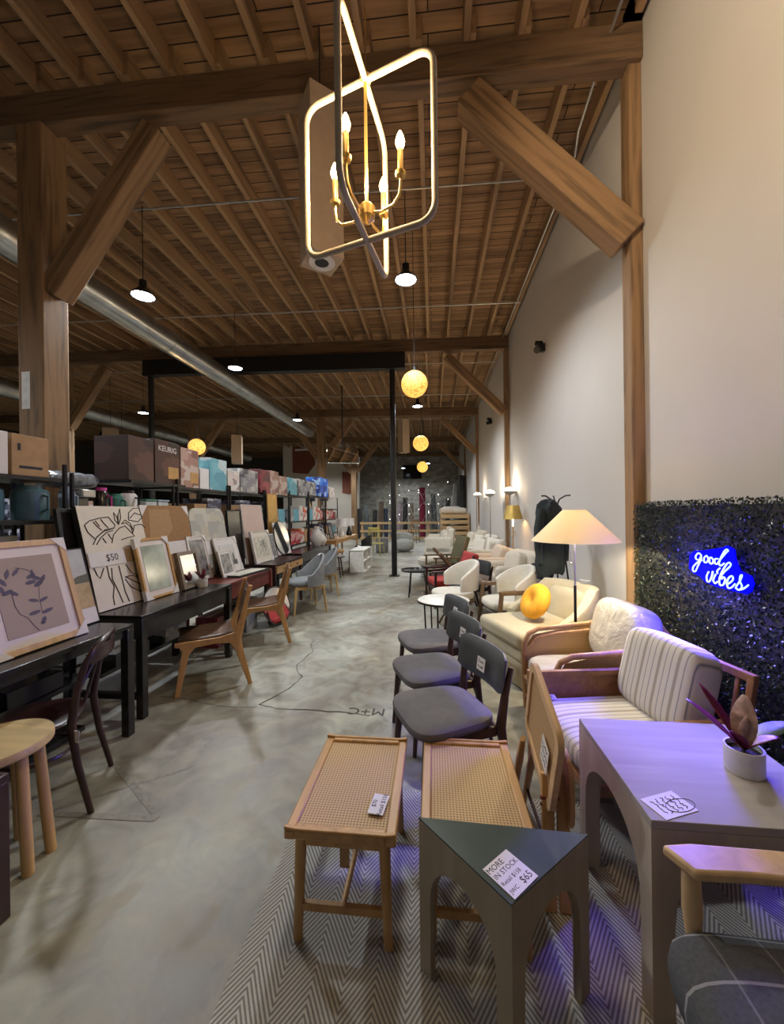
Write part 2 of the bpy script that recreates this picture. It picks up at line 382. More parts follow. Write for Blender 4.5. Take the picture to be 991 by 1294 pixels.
def text(body, size, mt, parent, loc, rot, name='lettering', ext=.0006):
    cu = bpy.data.curves.new(name, 'FONT'); cu.body = body; cu.size = size; cu.extrude = ext; cu.align_x = 'CENTER'; cu.align_y = 'CENTER'
    cu.resolution_u = 2
    t = bpy.data.objects.new(name+'_src', cu); COL.objects.link(t)
    bpy.context.view_layer.update(); dg = bpy.context.evaluated_depsgraph_get()
    me = bpy.data.meshes.new_from_object(t.evaluated_get(dg)); bpy.data.objects.remove(t)
    me.materials.clear(); me.materials.append(MATS[mt])
    o = bpy.data.objects.new(name, me); COL.objects.link(o); o.parent = parent; o.location = loc; o.rotation_euler = rot
    return o
def light(kind, name, parent, loc, power, col, size=.05, rot=(0, 0, 0), spot=None, blend=.5):
    l = bpy.data.lights.new(name, kind); l.energy = power; l.color = col
    if kind == 'AREA': l.shape = 'RECTANGLE'; l.size, l.size_y = size
    else: l.shadow_soft_size = size
    if kind == 'SPOT': l.spot_size = spot; l.spot_blend = blend
    o = bpy.data.objects.new(name, l); COL.objects.link(o); o.location = loc; o.rotation_euler = rot
    if parent: o.parent = parent
    return o
def arc(cx, cz, r, a0, a1, n=8): return [(cx+r*math.cos(R(a0+(a1-a0)*i/n)), cz+r*math.sin(R(a0+(a1-a0)*i/n))) for i in range(n+1)]
def rr(x0, x1, y0, y1, r, n=4):
    return arc(x1-r, y1-r, r, 0, 90, n)+arc(x0+r, y1-r, r, 90, 180, n)+arc(x0+r, y0+r, r, 180, 270, n)+arc(x1-r, y0+r, r, 270, 360, n)

# ---------------------------------------------------------------- camera (eye height of the photographer)
cam = bpy.data.cameras.new('camera'); co = bpy.data.objects.new('camera', cam); COL.objects.link(co)
cam.sensor_fit = 'VERTICAL'; cam.sensor_height = 24.; cam.lens = 24.*486/1294; cam.clip_start = .02; cam.clip_end = 100
co.matrix_world = Matrix.Translation((0, 0, 1.5)) @ Matrix.Rotation(math.atan(52.5/486), 4, 'Z') @ Matrix.Rotation(PI/2, 4, 'X') @ Matrix.Rotation(-.0118, 4, 'Z')
SC.camera = co

SC.view_settings.view_transform = 'Standard'; SC.view_settings.look = 'None'; SC.view_settings.gamma = 1; SC.view_settings.use_curve_mapping = False
SC.view_settings.exposure = .08
wd = bpy.data.worlds.new('world'); SC.world = wd; wd.use_nodes = True
wd.node_tree.nodes['Background'].inputs[0].default_value = (1., .92, .82, 1); wd.node_tree.nodes['Background'].inputs[1].default_value = .12

# ---------------------------------------------------------------- the building
XR, XL, YN, YF = 1.75, -22., -3.5, 27.
zb = lambda x: 5.2+.022*(1.7-x)
fl = struct(M().box(((XR+XL)/2, (YN+YF)/2, -.05), (XR-XL+.6, YF-YN+.6, .1)).build('floor', 'concrete'))
m = M()
crk = [(-1.42, 4.45), (-1.40, 4.25), (-1.32, 4.05), (-1.34, 3.8), (-1.36, 3.66), (-1.30, 3.52), (-1.22, 3.42), (-1.23, 3.25), (-1.29, 3.05), (-1.38, 2.88), (-1.2, 2.84), (-.95, 2.84), (-.6, 2.82), (-.45, 2.8)]
q = []
for i in range(len(crk)-1):
    for k in range(5):
        a = k/5; q.append((crk[i][0]*(1-a)+crk[i+1][0]*a+random.uniform(-.008, .008), crk[i][1]*(1-a)+crk[i+1][1]*a+random.uniform(-.008, .008), .0006))
m.tube(q, [random.uniform(.002, .005) for _ in q], 4)
for z_, p_, q_ in ((.0003, (-1.95, 1.75), (-1.45, 2.12)), (.0009, (-1.95, 2.12), (-1.42, 1.78)), (.0015, (-2.0, 1.72), (-1.38, 1.74))): M().prism([(0, 0), (1, 0), (1, .035), (0, .035)], (*p_, z_), (q_[0]-p_[0], q_[1]-p_[1], 0), (.3, 1, 0), (0, 0, .0004)).build('tape_residue', 'residue', fl)
m.tube([(x, 2.88+.05*math.sin(x*5)-.02*(x+1.4), .0004) for x in [-1.38-.08*i for i in range(12)]], .0018, 4)
m.build('floor_crack', 'charcoal_line', fl)
text('M+C', .14, 'charcoal_line', fl, (-.52, 2.86, .001), (0, 0, PI))
struct(M().box((XR+.1, (YN+YF)/2, 3.2), (.2, YF-YN, 6.4)).build('wall_right', 'plaster_wall'))
struct(M().box(((XR-5.2)/2, YF+.1, 3.2), (XR+5.2, .2, 6.4)).build('wall_back', 'far_brick'))
wl = struct(M().box((-7.2, 24.1, 3.1), (4.9, .2, 6.2)).build('wall_back_pale', 'pale_wall')); wl.name = 'wall_back.001'
w2 = struct(M().box((-15.7, YF+.1, 3.2), (12.8, .2, 6.4)).build('wall_back.002', 'dark_wall'))
struct(M().box((XL-.1, (YN+YF)/2, 3.2), (.2, YF-YN, 6.4)).build('wall_left', 'dark_wall'))
# mural blocks and lintel on the pale wall
mu = thing('wall_sign', 'rust red painted wall board under a pale strip lamp on the far pale wall', 'sign', (-9.0, 23.96, 4.1))
M().prism([(0, 0), (1.0, -.1), (1.5, .5), (1.45, 1.2), (.3, 1.75), (0, 1.75)], t=(0, .03, 0)).build('board', 'mural_red', mu)
M().beam((.2, -.06, 1.45), (3.0, -.06, 1.5), .08, .12).build('strip_lamp', 'white_paint', mu)
mu = thing('wall_shelf_sign', 'small dark rust panel hanging on the far pale wall', 'sign', (-5.75, 23.96, 2.75))
M().prism([(0, 0), (.5, -.1), (.62, .1), (.6, 1.3), (0, 1.35)], t=(0, .03, 0)).build('board', 'mural_red', mu)
# roof: deck with joists
ce = struct(thing('ceiling', '', '', (0, 0, 0)))
del ce['label']; del ce['category']
M().prism([(XL-.3, zb(XL)+.52), (XR+.3, zb(XR)+.52), (XR+.3, zb(XR)+.62), (XL-.3, zb(XL)+.62)], (0, YN, 0), (1, 0, 0), (0, 0, 1), (0, YF-YN+.3, 0)).build('deck', 'deck_wood', ce, flat=True)
x = XR-.03; k = 0
while x > XL and k < 99:
    z = zb(x)+.3; j = M()
    for ya, yb, dx in ((YN, 3.5, .0), (3.3, 9.2, .05), (9., 15.2, -.01), (15, YF, .04)):
        j.box((x-.028+dx*(1 if x < XR-.1 else 0), (ya+yb)/2, z+.11), (.055, yb-ya, .22))
    j.build('joist', 'joist_wood', ce, flat=True); x -= .455; k += 1
# cross beams
BY = [(-2., 'behind the photographer'), (3.43, 'nearest overhead, carrying both thick braces'), (9.08, 'second from the front, above the black steel girder'), (15.08, 'third from the front, beyond the steel column'), (20.88, 'fourth from the front, near the brick end wall'), (26.2, 'farthest, against the end wall')]
for by, tx in BY[1:]:
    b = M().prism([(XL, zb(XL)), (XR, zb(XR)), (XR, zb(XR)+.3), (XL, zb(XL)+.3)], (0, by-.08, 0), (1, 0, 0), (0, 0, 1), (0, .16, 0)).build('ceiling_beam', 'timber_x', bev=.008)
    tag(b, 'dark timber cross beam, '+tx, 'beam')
def _at(o, p): o.location = p; return o
def timber_bar(a, b, w, h, name='knee_brace', mt='timber'):
    a, b = V(a), V(b); L = (b-a).length
    o = M().beam((0, 0, 0), (0, 0, L), h, w, (0, 1, 0)).build(name, mt, bev=.012); o.location = a; o.rotation_mode = 'QUATERNION'
    z = (b-a).normalized(); y = V((0, 1, 0)); x = y.cross(z).normalized(); o.rotation_quaternion = Matrix((x, z.cross(x), z)).transposed().to_quaternion(); return o
# wall posts and braces
PT = {3.43: 'nearest, beside the leafy panel', 9.08: 'second along the pale wall', 15.08: 'third along the pale wall', 20.88: 'fourth along the pale wall'}
for by, tx in PT.items():
    tag(M().box((XR-.05, by+.03, zb(XR)/2), (.1, .15, zb(XR)), ).build('wooden_wall_post', 'timber', bev=.008), 'timber post set against the right wall, '+tx, 'post')
    h = .26 if by < 4 else .2
    tag(timber_bar((XR-.10, by, 3.76), (.34, by, zb(.3)-.12), .2, h), 'diagonal timber brace on the right wall post, '+tx, 'brace')
# free standing posts
def post(x, y, w, tx, zt=None, mt='timber', arms=(-1, 1)):
    zt = zt or zb(x)
    tag(_at(M().box((0, 0, zt/2), (w, w, zt)).build('wooden_post', mt, bev=.012), (x, y, 0)), 'thick timber post '+tx, 'post')
    for s in arms:
        tag(timber_bar((x+s*w*.5, y, zt-1.62), (x+s*1.25, y, zb(x+s*1.25)-.10), .2, .22*w/.27), ('right' if s > 0 else 'left')+' brace on the post '+tx, 'brace')
post(-3.86, 3.46, .27, 'at the left, nearest, beside the stacked cartons', arms=(1,))
post(-4.45, 15.08, .3, 'in the middle distance where the round duct ends')
post(-4.35, 20.9, .28, 'far off beside the hanging monitor')
post(-9.9, 15.08, .3, 'behind the yellow globe lamp in the left half', arms=(1,))
post(-9.6, 9.1, .3, 'left of the black steel column, far side', arms=(1,))
# steel girder frame
g = thing('steel_girder', 'black steel girder running under the second cross beam', 'girder', (0, 8.98, 0))
m = M()
for z in (4.84, 5.19): m.prism([(-7.2, z+.16), (-.62, z), (-.62, z+.02), (-7.2, z+.18)], t=(0, .2, 0), o=(0, -.1, 0))
m.prism([(-7.2, 5.0), (-.62, 4.84), (-.62, 5.2), (-7.2, 5.36)], t=(0, .015, 0), o=(0, -.09, 0))
m.build('girder_web', 'black_steel', g)
for x, z, tx in ((-.93, 4.86, 'slender black steel column rising from the aisle floor'), (-7.05, 5.0, 'dark steel column on the left under the girder end')):
    c = thing('steel_column', tx, 'column', (x, 9.0, 0))
    M().tube([(0, 0, .02), (0, 0, z)], .065, 16).build('shaft', 'black_steel', c)
    M().box((0, 0, .01), (.24, .24, .02)).build('base_plate', 'black_steel', c); M().box((0, 0, z-.01), (.3, .2, .02)).build('cap_plate', 'black_steel', c)
# ducts
def duct(x, z, r, y0, y1, tx):
    t = thing('round_duct', tx, 'duct', (x, 0, z)); m = M(); pr = []; y = y0
    n = int((y1-y0)/.1)
    vs = []
    pts = [(0, y0+(y1-y0)*i/n, 0) for i in range(n+1)]
    m.tube(pts, [r*(1.0 if i % 2 else 1.012) for i in range(n+1)], 24); m.build('spiral_pipe', 'steel_duct', t)
    for k in range(int((y1-y0)/2.4)):
        yy = y0+1+k*2.4; M().tube([(0, yy, 0), (0, yy+.06, 0)], r*1.05, 24).build('joint_collar', 'steel_duct', t)
        h = M(); h.tube([(0, yy+.5, r), (0, yy+.5, zb(x)+.3-z)], .004, 4); h.build('hanger', 'conduit_metal', t)
duct(-4.72, 4.62, .2, .6, 14.4, 'large spiral steel air duct running away under the joists')
duct(-11., 4.85, .24, 4, 22, 'second steel air duct farther left, behind the timber posts')
# conduits across the roof and along the wall
for y, tx in ((-1., 'over the photographer'), (4.75, 'first'), (7.5, 'second'), (10.4, 'third'), (13.2, 'fourth'), (16.6, 'fifth')):
    if y < 0: continue
    tag(M().tube([(XR-.06, y, zb(XR)+.24), (-5, y, zb(-5)+.26), (-15, y, zb(-15)+.26)], .013, 6).build('ceiling_conduit', 'conduit_metal'), 'thin pale conduit crossing under the joists, %s counted from the front' % tx, 'conduit')
q = [(1.3, -1, 5.46), (1.3, 2.6, 5.46), (1.5, 3.1, 5.46), (1.5, 3.55, 5.42), (1.55, 4.2, 5.45), (1.62, 4.5, 5.46), (1.62, 26, 5.46)]
tag(M().tube(q, .014, 6).build('wall_conduit', 'conduit_metal'), 'pale bent conduit following the top of the right wall', 'conduit')

# ---------------------------------------------------------------- ceiling lights
HB = [(-.31, 4.8, 4.39, 'nearest, just below the rope lantern'), (-3.62, 4.5, 4.26, 'nearest one left of the lantern, above the duct'), (-3.85, 7.2, 4.36, 'second along the duct, before the steel girder'), (-4.15, 11.5, 4.37, 'third along the duct'), (-.39, 10.3, 4.31, 'hanging under the nearest woven globe in the picture'),
      (-8.08, 10, 4.36, 'by the left steel column'), (-12.2, 13, 4.41, 'beside the far left wooden box lamp'), (-8.5, 16, 4.38, 'far off in the left half'), (-12.4, 6., 4.4, 'added out of view over the far left bay'), (-8.1, 4.4, 4.4, 'added out of view left of the thick post'), (-.4, 16.5, 4.3, 'farthest over the aisle'), (-4.2, 19., 4.3, 'near the hanging monitor'),  # far left bay and thick post lamps: unseen, added for overall brightness
      (-6.5, 1.2, 4.3, 'added out of view past the left edge'), (-6.5, 21.5, 4.3, 'added to light the far pale wall'), (-1.9, 24.6, 4.3, 'added to light the brick wall by the blank screen'), (-.3, 22.5, 4.3, 'close to the brick end wall')]  # left edge lamp added unseen; pale wall and screen lamps added to brighten walls
hb0 = None
for x, y, z, tx in HB:
    lab = 'round white industrial ceiling lamp, '+tx
    if hb0 is None:
        hb0 = thing('high_bay_lamp', lab, 'lamp', (x, y, z), group='industrial ceiling lamps')
        M().lathe([(.135, 0), (.14, .01), (.07, .09), (.045, .12), (.045, .2), (.0, .2)], cap=False).build('lamp_shade', 'black_metal', hb0)
        M().lathe([(.0, .004), (.06, .0), (.125, .006), (.125, .012)]).build('diffuser', 'bulb_cool', hb0)
        M().tube([(0, 0, .2), (0, 0, 1.15)], .006, 5).build('cord', 'cord_black', hb0)
        light('SPOT', 'lamp_light', hb0, (0, 0, -.02), 400, (.90, .95, 1.), .13, spot=R(165), blend=.6)
    else: dup(hb0, (x, y, z), 0, lab)
gl0 = None
for x, y, z, tx in ((-.26, 5.7, 3.39, 'largest and nearest over the aisle'), (-.3, 9.7, 3.22, 'middle of the three over the aisle'), (-.38, 13.9, 3.11, 'farthest of the three over the aisle'), (-5.71, 8.8, 3.14, 'alone over the left hand shelving')):
    lab = 'glowing orange woven globe pendant, '+tx
    if gl0 is None:
        gl0 = thing('globe_pendant', lab, 'lamp', (x, y, z), group='woven globe pendants')
        M().ball((0, 0, 0), .195, 28, 18).build('globe_shade', 'woven_globe', gl0)
        M().tube([(0, 0, .19), (0, 0, 2.25)], .005, 5).build('cord', 'cord_black', gl0)
        M().tube([(0, 0, .18), (0, 0, .25)], .03, 10).build('socket', 'cord_black', gl0)
        light('POINT', 'globe_light', gl0, (0, 0, 0), 260, (1., .66, .32), .2)
    else: dup(gl0, (x, y, z), 0, lab)
# hanging wooden box lamps
def boxlamp(x, y, z, h, w, rz, tx):
    t = thing('box_pendant', tx, 'lamp', (x, y, z), rz)
    M().box((0, 0, h/2), (w, w, h)).build('box_shade', 'box_lamp_wood', t, bev=.004)
    M().lathe([(.058*w/.28, -.004), (.108*w/.28, -.006), (.108*w/.28, .0)], n=30, cap=False).build('trim_ring', 'white_paint', t)
    M().lathe([(.0, -.003), (.07*w/.28, -.003), (.07*w/.28, .0)], n=30).build('speaker_opening', 'black_frame', t)
    M().tube([(0, 0, h), (0, 0, max(h+.1, zb(x)+.3-z))], .006, 5).build('cord', 'cord_black', t)
boxlamp(-.9, 3.12, 3.58, 1.33, .28, R(38), 'tall square wooden box lamp with round opening, beside the rope lantern')
boxlamp(-1.05, 14., 3.65, 1.2, .3, R(40), 'tall square wooden box lamp beyond the steel column')
boxlamp(-10., 11., 2.85, 1.35, .36, R(30), 'tall square pale box lamp at far left behind the timber post')
boxlamp(-5.85, 11., 3.0, .85, .28, R(20), 'pale box lamp hanging above the teal carton')
t = thing('drum_pendant', 'yellow glowing shallow drum lamp at the far left', 'lamp', (-9.8, 11.2, 2.5))
M().lathe([(.3, 0), (.32, .0), (.32, .2), (.3, .2)], cap=False).build('lamp_shade', 'pendant_yellow', t); M().tube([(0, 0, .1), (0, 0, 3)], .006, 5).build('cord', 'cord_black', t)
for s in (-.31, .31): M().beam((s, 0, .1), (0, 0, .1), .01, .01).build('spoke', 'cord_black', t)
# chandelier: two rope covered frames crossing, four candles
ch = thing('lantern_chandelier', 'rope covered open frame lantern with brass stem and four lit candle bulbs', 'chandelier', (-.235, 1.42, 2.515), R(-17))
def rframe(w, h, r):
    return [(x, 0, z) for x, z in rr(-w/2, w/2, 0, h, r, 6)]
M().tube(rframe(.53, .60, .06), .0115, 10, True).build('rope_frame', 'beaded_frame', ch)
o = M().tube(rframe(.53, .60, .06), .0115, 10, True).build('rope_frame', 'beaded_frame', ch); o.rotation_euler = (0, 0, R(98))
M().tube([(0, 0, .1), (0, 0, .60)], .0065, 8).build('stem', 'brass', ch)
M().lathe([(0, .06), (.012, .065), (.03, .085), (.032, .12), (.018, .135), (0, .14)]).build('hub', 'brass', ch)
M().lathe([(0, .59), (.02, .592), (.022, .61), (.006, .63), (0, .63)]).build('top_joint', 'brass', ch)
m = M()
for i in range(40): m.tube([(.0, 0, .63+i*.06), (.006*(i % 2), .006*((i+1) % 2), .66+i*.06), (0, 0, .692+i*.06)], .0022, 5)
m.build('chain', 'brass', ch)
for k, a in enumerate((-3, 87, 177, 267)):
    d = V((math.cos(R(a)), math.sin(R(a)), 0)); r = .14
    pts = [d*.02+V((0, 0, .10)), d*.06+V((0, 0, .088)), d*(r-.03)+V((0, 0, .095)), d*(r-.006)+V((0, 0, .12)), d*r+V((0, 0, .16)), d*r+V((0, 0, .19))]
    am = M().tube(pts, .005, 7).build('arm', 'brass', ch)
    M().lathe([(0, 0), (.017, 0), (.02, .012), (.012, .014)], tuple(d*r+V((0, 0, .185)))).build('bobeche', 'brass', am)
    M().tube([d*r+V((0, 0, .19)), d*r+V((0, 0, .28))], .0105, 12).build('candle_sleeve', 'brass', am)
    M().lathe([(0, 0), (.008, .0), (.0155, .018), (.017, .03), (.012, .048), (.004, .066), (0, .07)], tuple(d*r+V((0, 0, .28))), 14).build('candle_bulb', 'bulb_warm', am)
    light('POINT', 'bulb_light', ch, tuple(d*r+V((0, 0, .315))), 29., (1., .72, .40), .025)

# ---------------------------------------------------------------- right hand foreground
tag(M().box((.53, .42, .006), (2.40, 3.26, .012)).build('herringbone_rug', 'herringbone_weave', flat=True), 'grey and white herringbone rug under the cane benches and tables', 'rug')
def card(name, label, loc, rz, w, h, lines, parent=None, cat='sign', tilt=(0, 0)):
    """hand written price card lying flat, lines = (text, size, x, y, rot)"""
    t = thing(name, label, cat, loc, rz) if parent is None else None
    if parent is not None:
        t = bpy.data.objects.new(name, None); COL.objects.link(t); t.parent = parent
    M().box((0, 0, .0008), (w, h, .0012)).build('card', 'white_card', t, flat=True)
    for b, s, x, y, r in lines: text(b, s, 'ink', t, (x, y, .0016), (0, 0, r), ext=.0001)
    return t
def scribble(parent, w, h, rows, z=.0012, r=.0009, name='handwriting', amp=.3):
    """unreadable pen strokes in rows on a card lying in its local XY plane"""
    for k in range(rows):
        y = h*(.5-(k+.5)/rows)*.86; L = w*random.uniform(.6, .84); n = 16; a = h/rows*amp
        M().tube([(-L/2+L*i/n, y+a*random.uniform(-1, 1), z) for i in range(n+1)], r, 4).build(name, 'ink', parent)
def ptag(parent, loc, rot, w=.075, h=.06, lines=None, mt='white_card'):
    """small price label: a flat card part with writing as sub-part"""
    c = M().box((0, 0, 0), (w, h, .0012)).build('price_label', mt, parent, flat=True); c.location = loc; c.rotation_euler = rot
    if lines is None or not any('70' in l for l in lines): scribble(c, w, h, 2); return c
    for i, l in enumerate(lines):
        text(l, h*.8/len(lines), 'ink', c, (0, h*(.5-(i+.5)/len(lines)), .001), (0, 0, 0), ext=.0001)
    return c
# cane benches
def bench(loc, label, w=.385, L=.56, H=.405):
    t = thing('cane_bench', label, 'bench', loc, 0)
    m = M()
    for s in (-1, 1): m.box((s*(w/2-.018), 0, H-.016), (.036, L, .032))
    for s in (-1, 1): m.box((0, s*(L/2-.018), H-.014), (w-.07, .036, .034))
    m.build('seat_frame', 'warm_wood_y', t, bev=.006)
    M().box((0, 0, H-.012), (w-.07, L-.07, .01)).build('cane_seat', 'cane_flat', t, flat=True)
    m = M()
    for s in (-1, 1): M().prism([(-w/2, 0), (w/2, 0), (w/2, .012), (w/2-.04, .007), (-w/2+.04, .007), (-w/2, .012)], (0, s*(L/2-.008)-.008, H), t=(0, .016, 0)).build('raised_lip', 'warm_wood', t, bev=.003)
    lx, ly = w/2-.045, L/2-.05
    for s in (-1, 1):
        for u in (-1, 1): M().tube([(s*lx, u*ly, H-.03), (s*(lx+.012), u*(ly+.012), 0)], [.021, .016], 14).build('leg', 'warm_wood', t)
    m = M()
    for s in (-1, 1): m.box((s*lx, 0, H-.058), (.018, 2*ly, .05)); m.box((0, s*ly, H-.058), (2*lx, .018, .05))
    m.build('apron', 'warm_wood', t, bev=.003)
    m = M()
    for s in (-1, 1): m.box((0, s*(ly+.008), .115), (2*lx, .02, .028))
    m.tube([(0, -ly, .115), (0, ly, .115)], .011, 10); m.build('stretcher', 'warm_wood', t, bev=.003)
    return t
b1 = bench((-.33, 1.545, .012), 'natural wood bench with woven cane seat and price sticker, left of the pair')
ptag(b1, (.115, -.135, .4065), (0, 0, R(82)), .098, .058, ('$70', 'Retail $150'))
M().box((.0, -.2, .27), (.035, .002, .10)).build('hang_tag', 'cardboard', b1)
bench((.135, 1.565, .012), 'natural wood bench with woven cane seat, right of the pair, behind the three cornered table')
# three-cornered table
tt = thing('corner_table', 'three cornered table with dark green blue glossy top, arched legs and price card', 'table', (0, 0, .012))
A, B, Cc = V((-.06, 1.258, 0)), V((.462, 1.24, 0)), V((.185, 1.0, 0))
m = M(); m.prism([(p.x, p.y) for p in (A, B, Cc)], (0, 0, .484), (1, 0, 0), (0, 1, 0), (0, 0, .006)); m.build('tabletop', 'tri_top', tt)
def archside(p, q, zt, th, lw, zo, inward, name, mt, parent, rise, cots):
    L = (q-p).length; u = (q-p)/L; a = L/2-lw; cx = L/2
    pts = [(0, 0), (lw, 0), (lw, zo-rise)]+[(cx-a*math.cos(PI*i/14), zo-rise+rise*math.sin(PI*i/14)**.75) for i in range(1, 14)]+[(L-lw, zo-rise), (L-lw, 0), (L, 0), (L, zt), (0, zt)]
    n = V((-u.y, u.x, 0)); n = n if n.dot(inward) > 0 else -n; k = len(pts)
    out = [p+u*x+V((0, 0, z)) for x, z in pts]
    inn = [p+u*(min(max(x, th*cots[0]), L-th*cots[1]))+V((0, 0, z))+n*th for x, z in pts]
    M().add(out+inn, [tuple(range(k)), tuple(range(2*k-1, k-1, -1))]+[(i, (i+1) % k, k+(i+1) % k, k+i) for i in range(k)]).build(name, mt, parent)
def archring(P, zt, th, lw, zo, rise, mt, parent):
    cen = sum(P, V((0, 0, 0)))/len(P); n = len(P); ct = []
    for i in range(n):
        a1 = (P[i-1]-P[i]).normalized(); a2 = (P[(i+1) % n]-P[i]).normalized(); ct.append(1/math.tan(a1.angle(a2)/2))
    for i in range(n): archside(P[i], P[(i+1) % n], zt, th, lw, zo, cen-(P[i]+P[(i+1) % n])/2, 'arched_side', mt, parent, rise, (ct[i], ct[(i+1) % n]))
archring([A, Cc, B], .4835, .018, .05, .40, .17, 'tri_wood', tt)
card('price_card', 'white hand written card reading more in stock on the three cornered table', (.198, 1.085, .5035), R(43), .105, .105,
     [('MORE', .024, -.018, .036, 0), ('IN STOCK', .021, .0, .014, 0), ('Retail $158', .017, -.008, -.010, 0), ('$65', .028, .024, -.034, .0), ('JWC', .016, -.03, -.036, 0)])
# square arched table
ta = thing('arched_table', 'large greige square side table with arched sides lit violet by the neon', 'table', (0, 0, .012))
x0, x1, y0, y1, zt = .615, 1.2, 1.185, 1.74, .588
M().box(((x0+x1)/2, (y0+y1)/2, zt-.012), (x1-x0, y1-y0, .024)).build('tabletop', 'greige_top', ta, bev=.002)
archring([V((x0, y1, 0)), V((x0, y0, 0)), V((x1, y0, 0)), V((x1, y1, 0))], zt-.0245, .05, .062, .49, .22, 'greige_wood', ta)
pc = card('price_card', 'white hand written card at the near corner of the violet lit table', (.70, 1.25, .6005), R(-68), .085, .125, [])
scribble(pc, .07, .115, 5, .002)
M().tube([(.012+.024*math.cos(k*PI/12), .03+.05*math.sin(k*PI/12), .002) for k in range(24)], .0009, 4, True).build('drawn_oval', 'ink', pc)
# potted plants
def leaf(m, base, d, L, w, droop, fold=.25, n=7):
    base, d = V(base), V(d).normalized(); side = d.cross(V((0, 0, 1))).normalized()
    if side.length < .1: side = V((1, 0, 0))
    up = side.cross(d); k = len(m.v); vs = []
    for i in range(n+1):
        t = i/n; wd = w*math.sin(PI*min(1, t*.93+.04))**.8*.5 + .001; c = base + d*L*t + V((0, 0, -droop*t*t*L))
        vs += [c - side*wd + up*wd*fold, c, c + side*wd + up*wd*fold]
    fs = []
    for i in range(n):
        for j in (0, 1): fs.append((i*3+j, i*3+j+1, i*3+j+4, i*3+j+3))
    m.add(vs, fs)
def plant(loc, label, r, h, leaves_, scale=1):
    t = thing('potted_plant', label, 'plant', loc)
    M().lathe([(0, 0), (r*.93, 0), (r, .006), (r, h), (r-.006, h), (r-.008, h-.02), (0, h-.02)], n=36).build('pot', 'pot_white', t)
    M().lathe([(0, h-.012), (r-.007, h-.016)], n=24).build('soil', 'soil', t)
    for d, L, w, dr, mt in leaves_:
        m = M(); leaf(m, (0, 0, h-.01), d, L, w, dr); o = m.build('leaf', mt, t)
        s = o.modifiers.new('thickness', 'SOLIDIFY'); s.thickness = .0015
plant((1.045, 1.435, .60), 'white pot of maroon and silver striped leaves on the violet lit table', .055, .085,
      [((-.7, .25, .66), .21, .075, .0, 'leaf_maroon'), ((-.45, .5, 1.), .22, .06, 0, 'leaf_maroon'), ((.10, .1, 1), .18, .07, .0, 'leaf_pink'), ((.02, -.1, 1), .12, .045, 0, 'leaf_pink'), ((.8, .0, .75), .22, .07, .25, 'leaf_green'), ((.6, -.35, .75), .13, .05, .2, 'leaf_maroon'), ((-.5, -.3, .9), .12, .045, .2, 'leaf_maroon')])
# low chair with curved rail, lower right corner
lc = thing('low_back_chair', 'low chair with flat pale wood back rail and dark grey plaid seat, bottom right corner', 'chair', (.855, .78, .012), R(-2))
M().puff((-.01, -.0, .385), (.63, .52, .18), .32, .6, n=40).build('seat', 'dark_plaid', lc)
M().prism([(-.235, .225), (-.275, .30), (-.20, .315), (0, .32), (.20, .315), (.275, .30), (.235, .225), (.1, .235), (-.1, .235)], (0, 0, .572), (1, 0, 0), (0, 1, 0), (0, 0, .028)).build('back_rail', 'light_wood', lc, bev=.008)
for x in (-.225, .225):
    M().tube([(x, .25, .0), (x, .25, .25), (x, .255, .40), (x, .26, .48), (x, .265, .575)], [.014, .021, .016, .023, .02], 12).build('leg', 'light_wood', lc)
    M().tube([(x, -.22, 0), (x, -.21, .31)], [.013, .021], 12).build('leg', 'light_wood', lc)
M().box((0, 0, .30), (.44, .42, .035)).build('seat_frame', 'light_wood', lc, bev=.004)
# folded cane chair
fc = thing('folding_chair', 'folded wooden chair with woven cane back and paper tag, between bench and striped armchair', 'chair', (.415, 1.5, .012), 0)
bk = M().panel(.46, .335, .022, .03, (0, 0, 0), n=12, m=5)
def backface(m_, nm, mt, rot, loc, par):
    o = m_.build(nm, mt, par); o.rotation_euler = rot; o.location = loc; return o
fr = M().prism(rr(-.245, .245, 0, .33, .05)+[], t=(0, .02, 0))
def ring(outer, inner, t, o=(0, 0, 0), u=(1, 0, 0), v=(0, 0, 1)):
    m = M(); o, u, v, t = V(o), V(u), V(v), V(t); n = len(outer)
    vs = [o+u*x+v*y for x, y in outer]+[o+u*x+v*y for x, y in inner]; vs += [p+t for p in vs]
    fs = []
    for i in range(n):
        j = (i+1) % n
        fs += [(i, j, n+j, n+i), (2*n+i, 2*n+j, 3*n+j, 3*n+i), (i, j, 2*n+j, 2*n+i), (n+i, n+j, 3*n+j, 3*n+i)]
    return m.add(vs, fs)
TL = R(21)
def side(m_, nm, mt, dx=0, lean=.05):
    o = m_.build(nm, mt, fc); o.rotation_euler = (TL, 0, 0); o.location = (dx, .115, .59)
    return o
yz = dict(o=(0, 0, 0), u=(0, 1, 0), v=(0, 0, 1))
side(ring(rr(-.205, .205, -.20, .20, .06), rr(-.17, .17, -.165, .165, .035), (.022, 0, 0), **yz), 'back_frame', 'light_wood_y')
side(M().prism(rr(-.175, .175, -.17, .17, .03), (.008, 0, 0), (0, 1, 0), (0, 0, 1), (.006, 0, 0)), 'cane_back', 'cane_side')
c = M().box((0, 0, 0), (.0015, .085, .12)).build('paper_tag', 'white_card', fc, flat=True); c.rotation_euler = (TL, 0, 0); c.location = (-.003, .03, .55)
for k in range(3): M().tube([(-.0012, -.034+.068*i/10, .035-.032*k+random.uniform(-.01, .01)) for i in range(11)], .0011, 4).build('handwriting', 'ink', c)
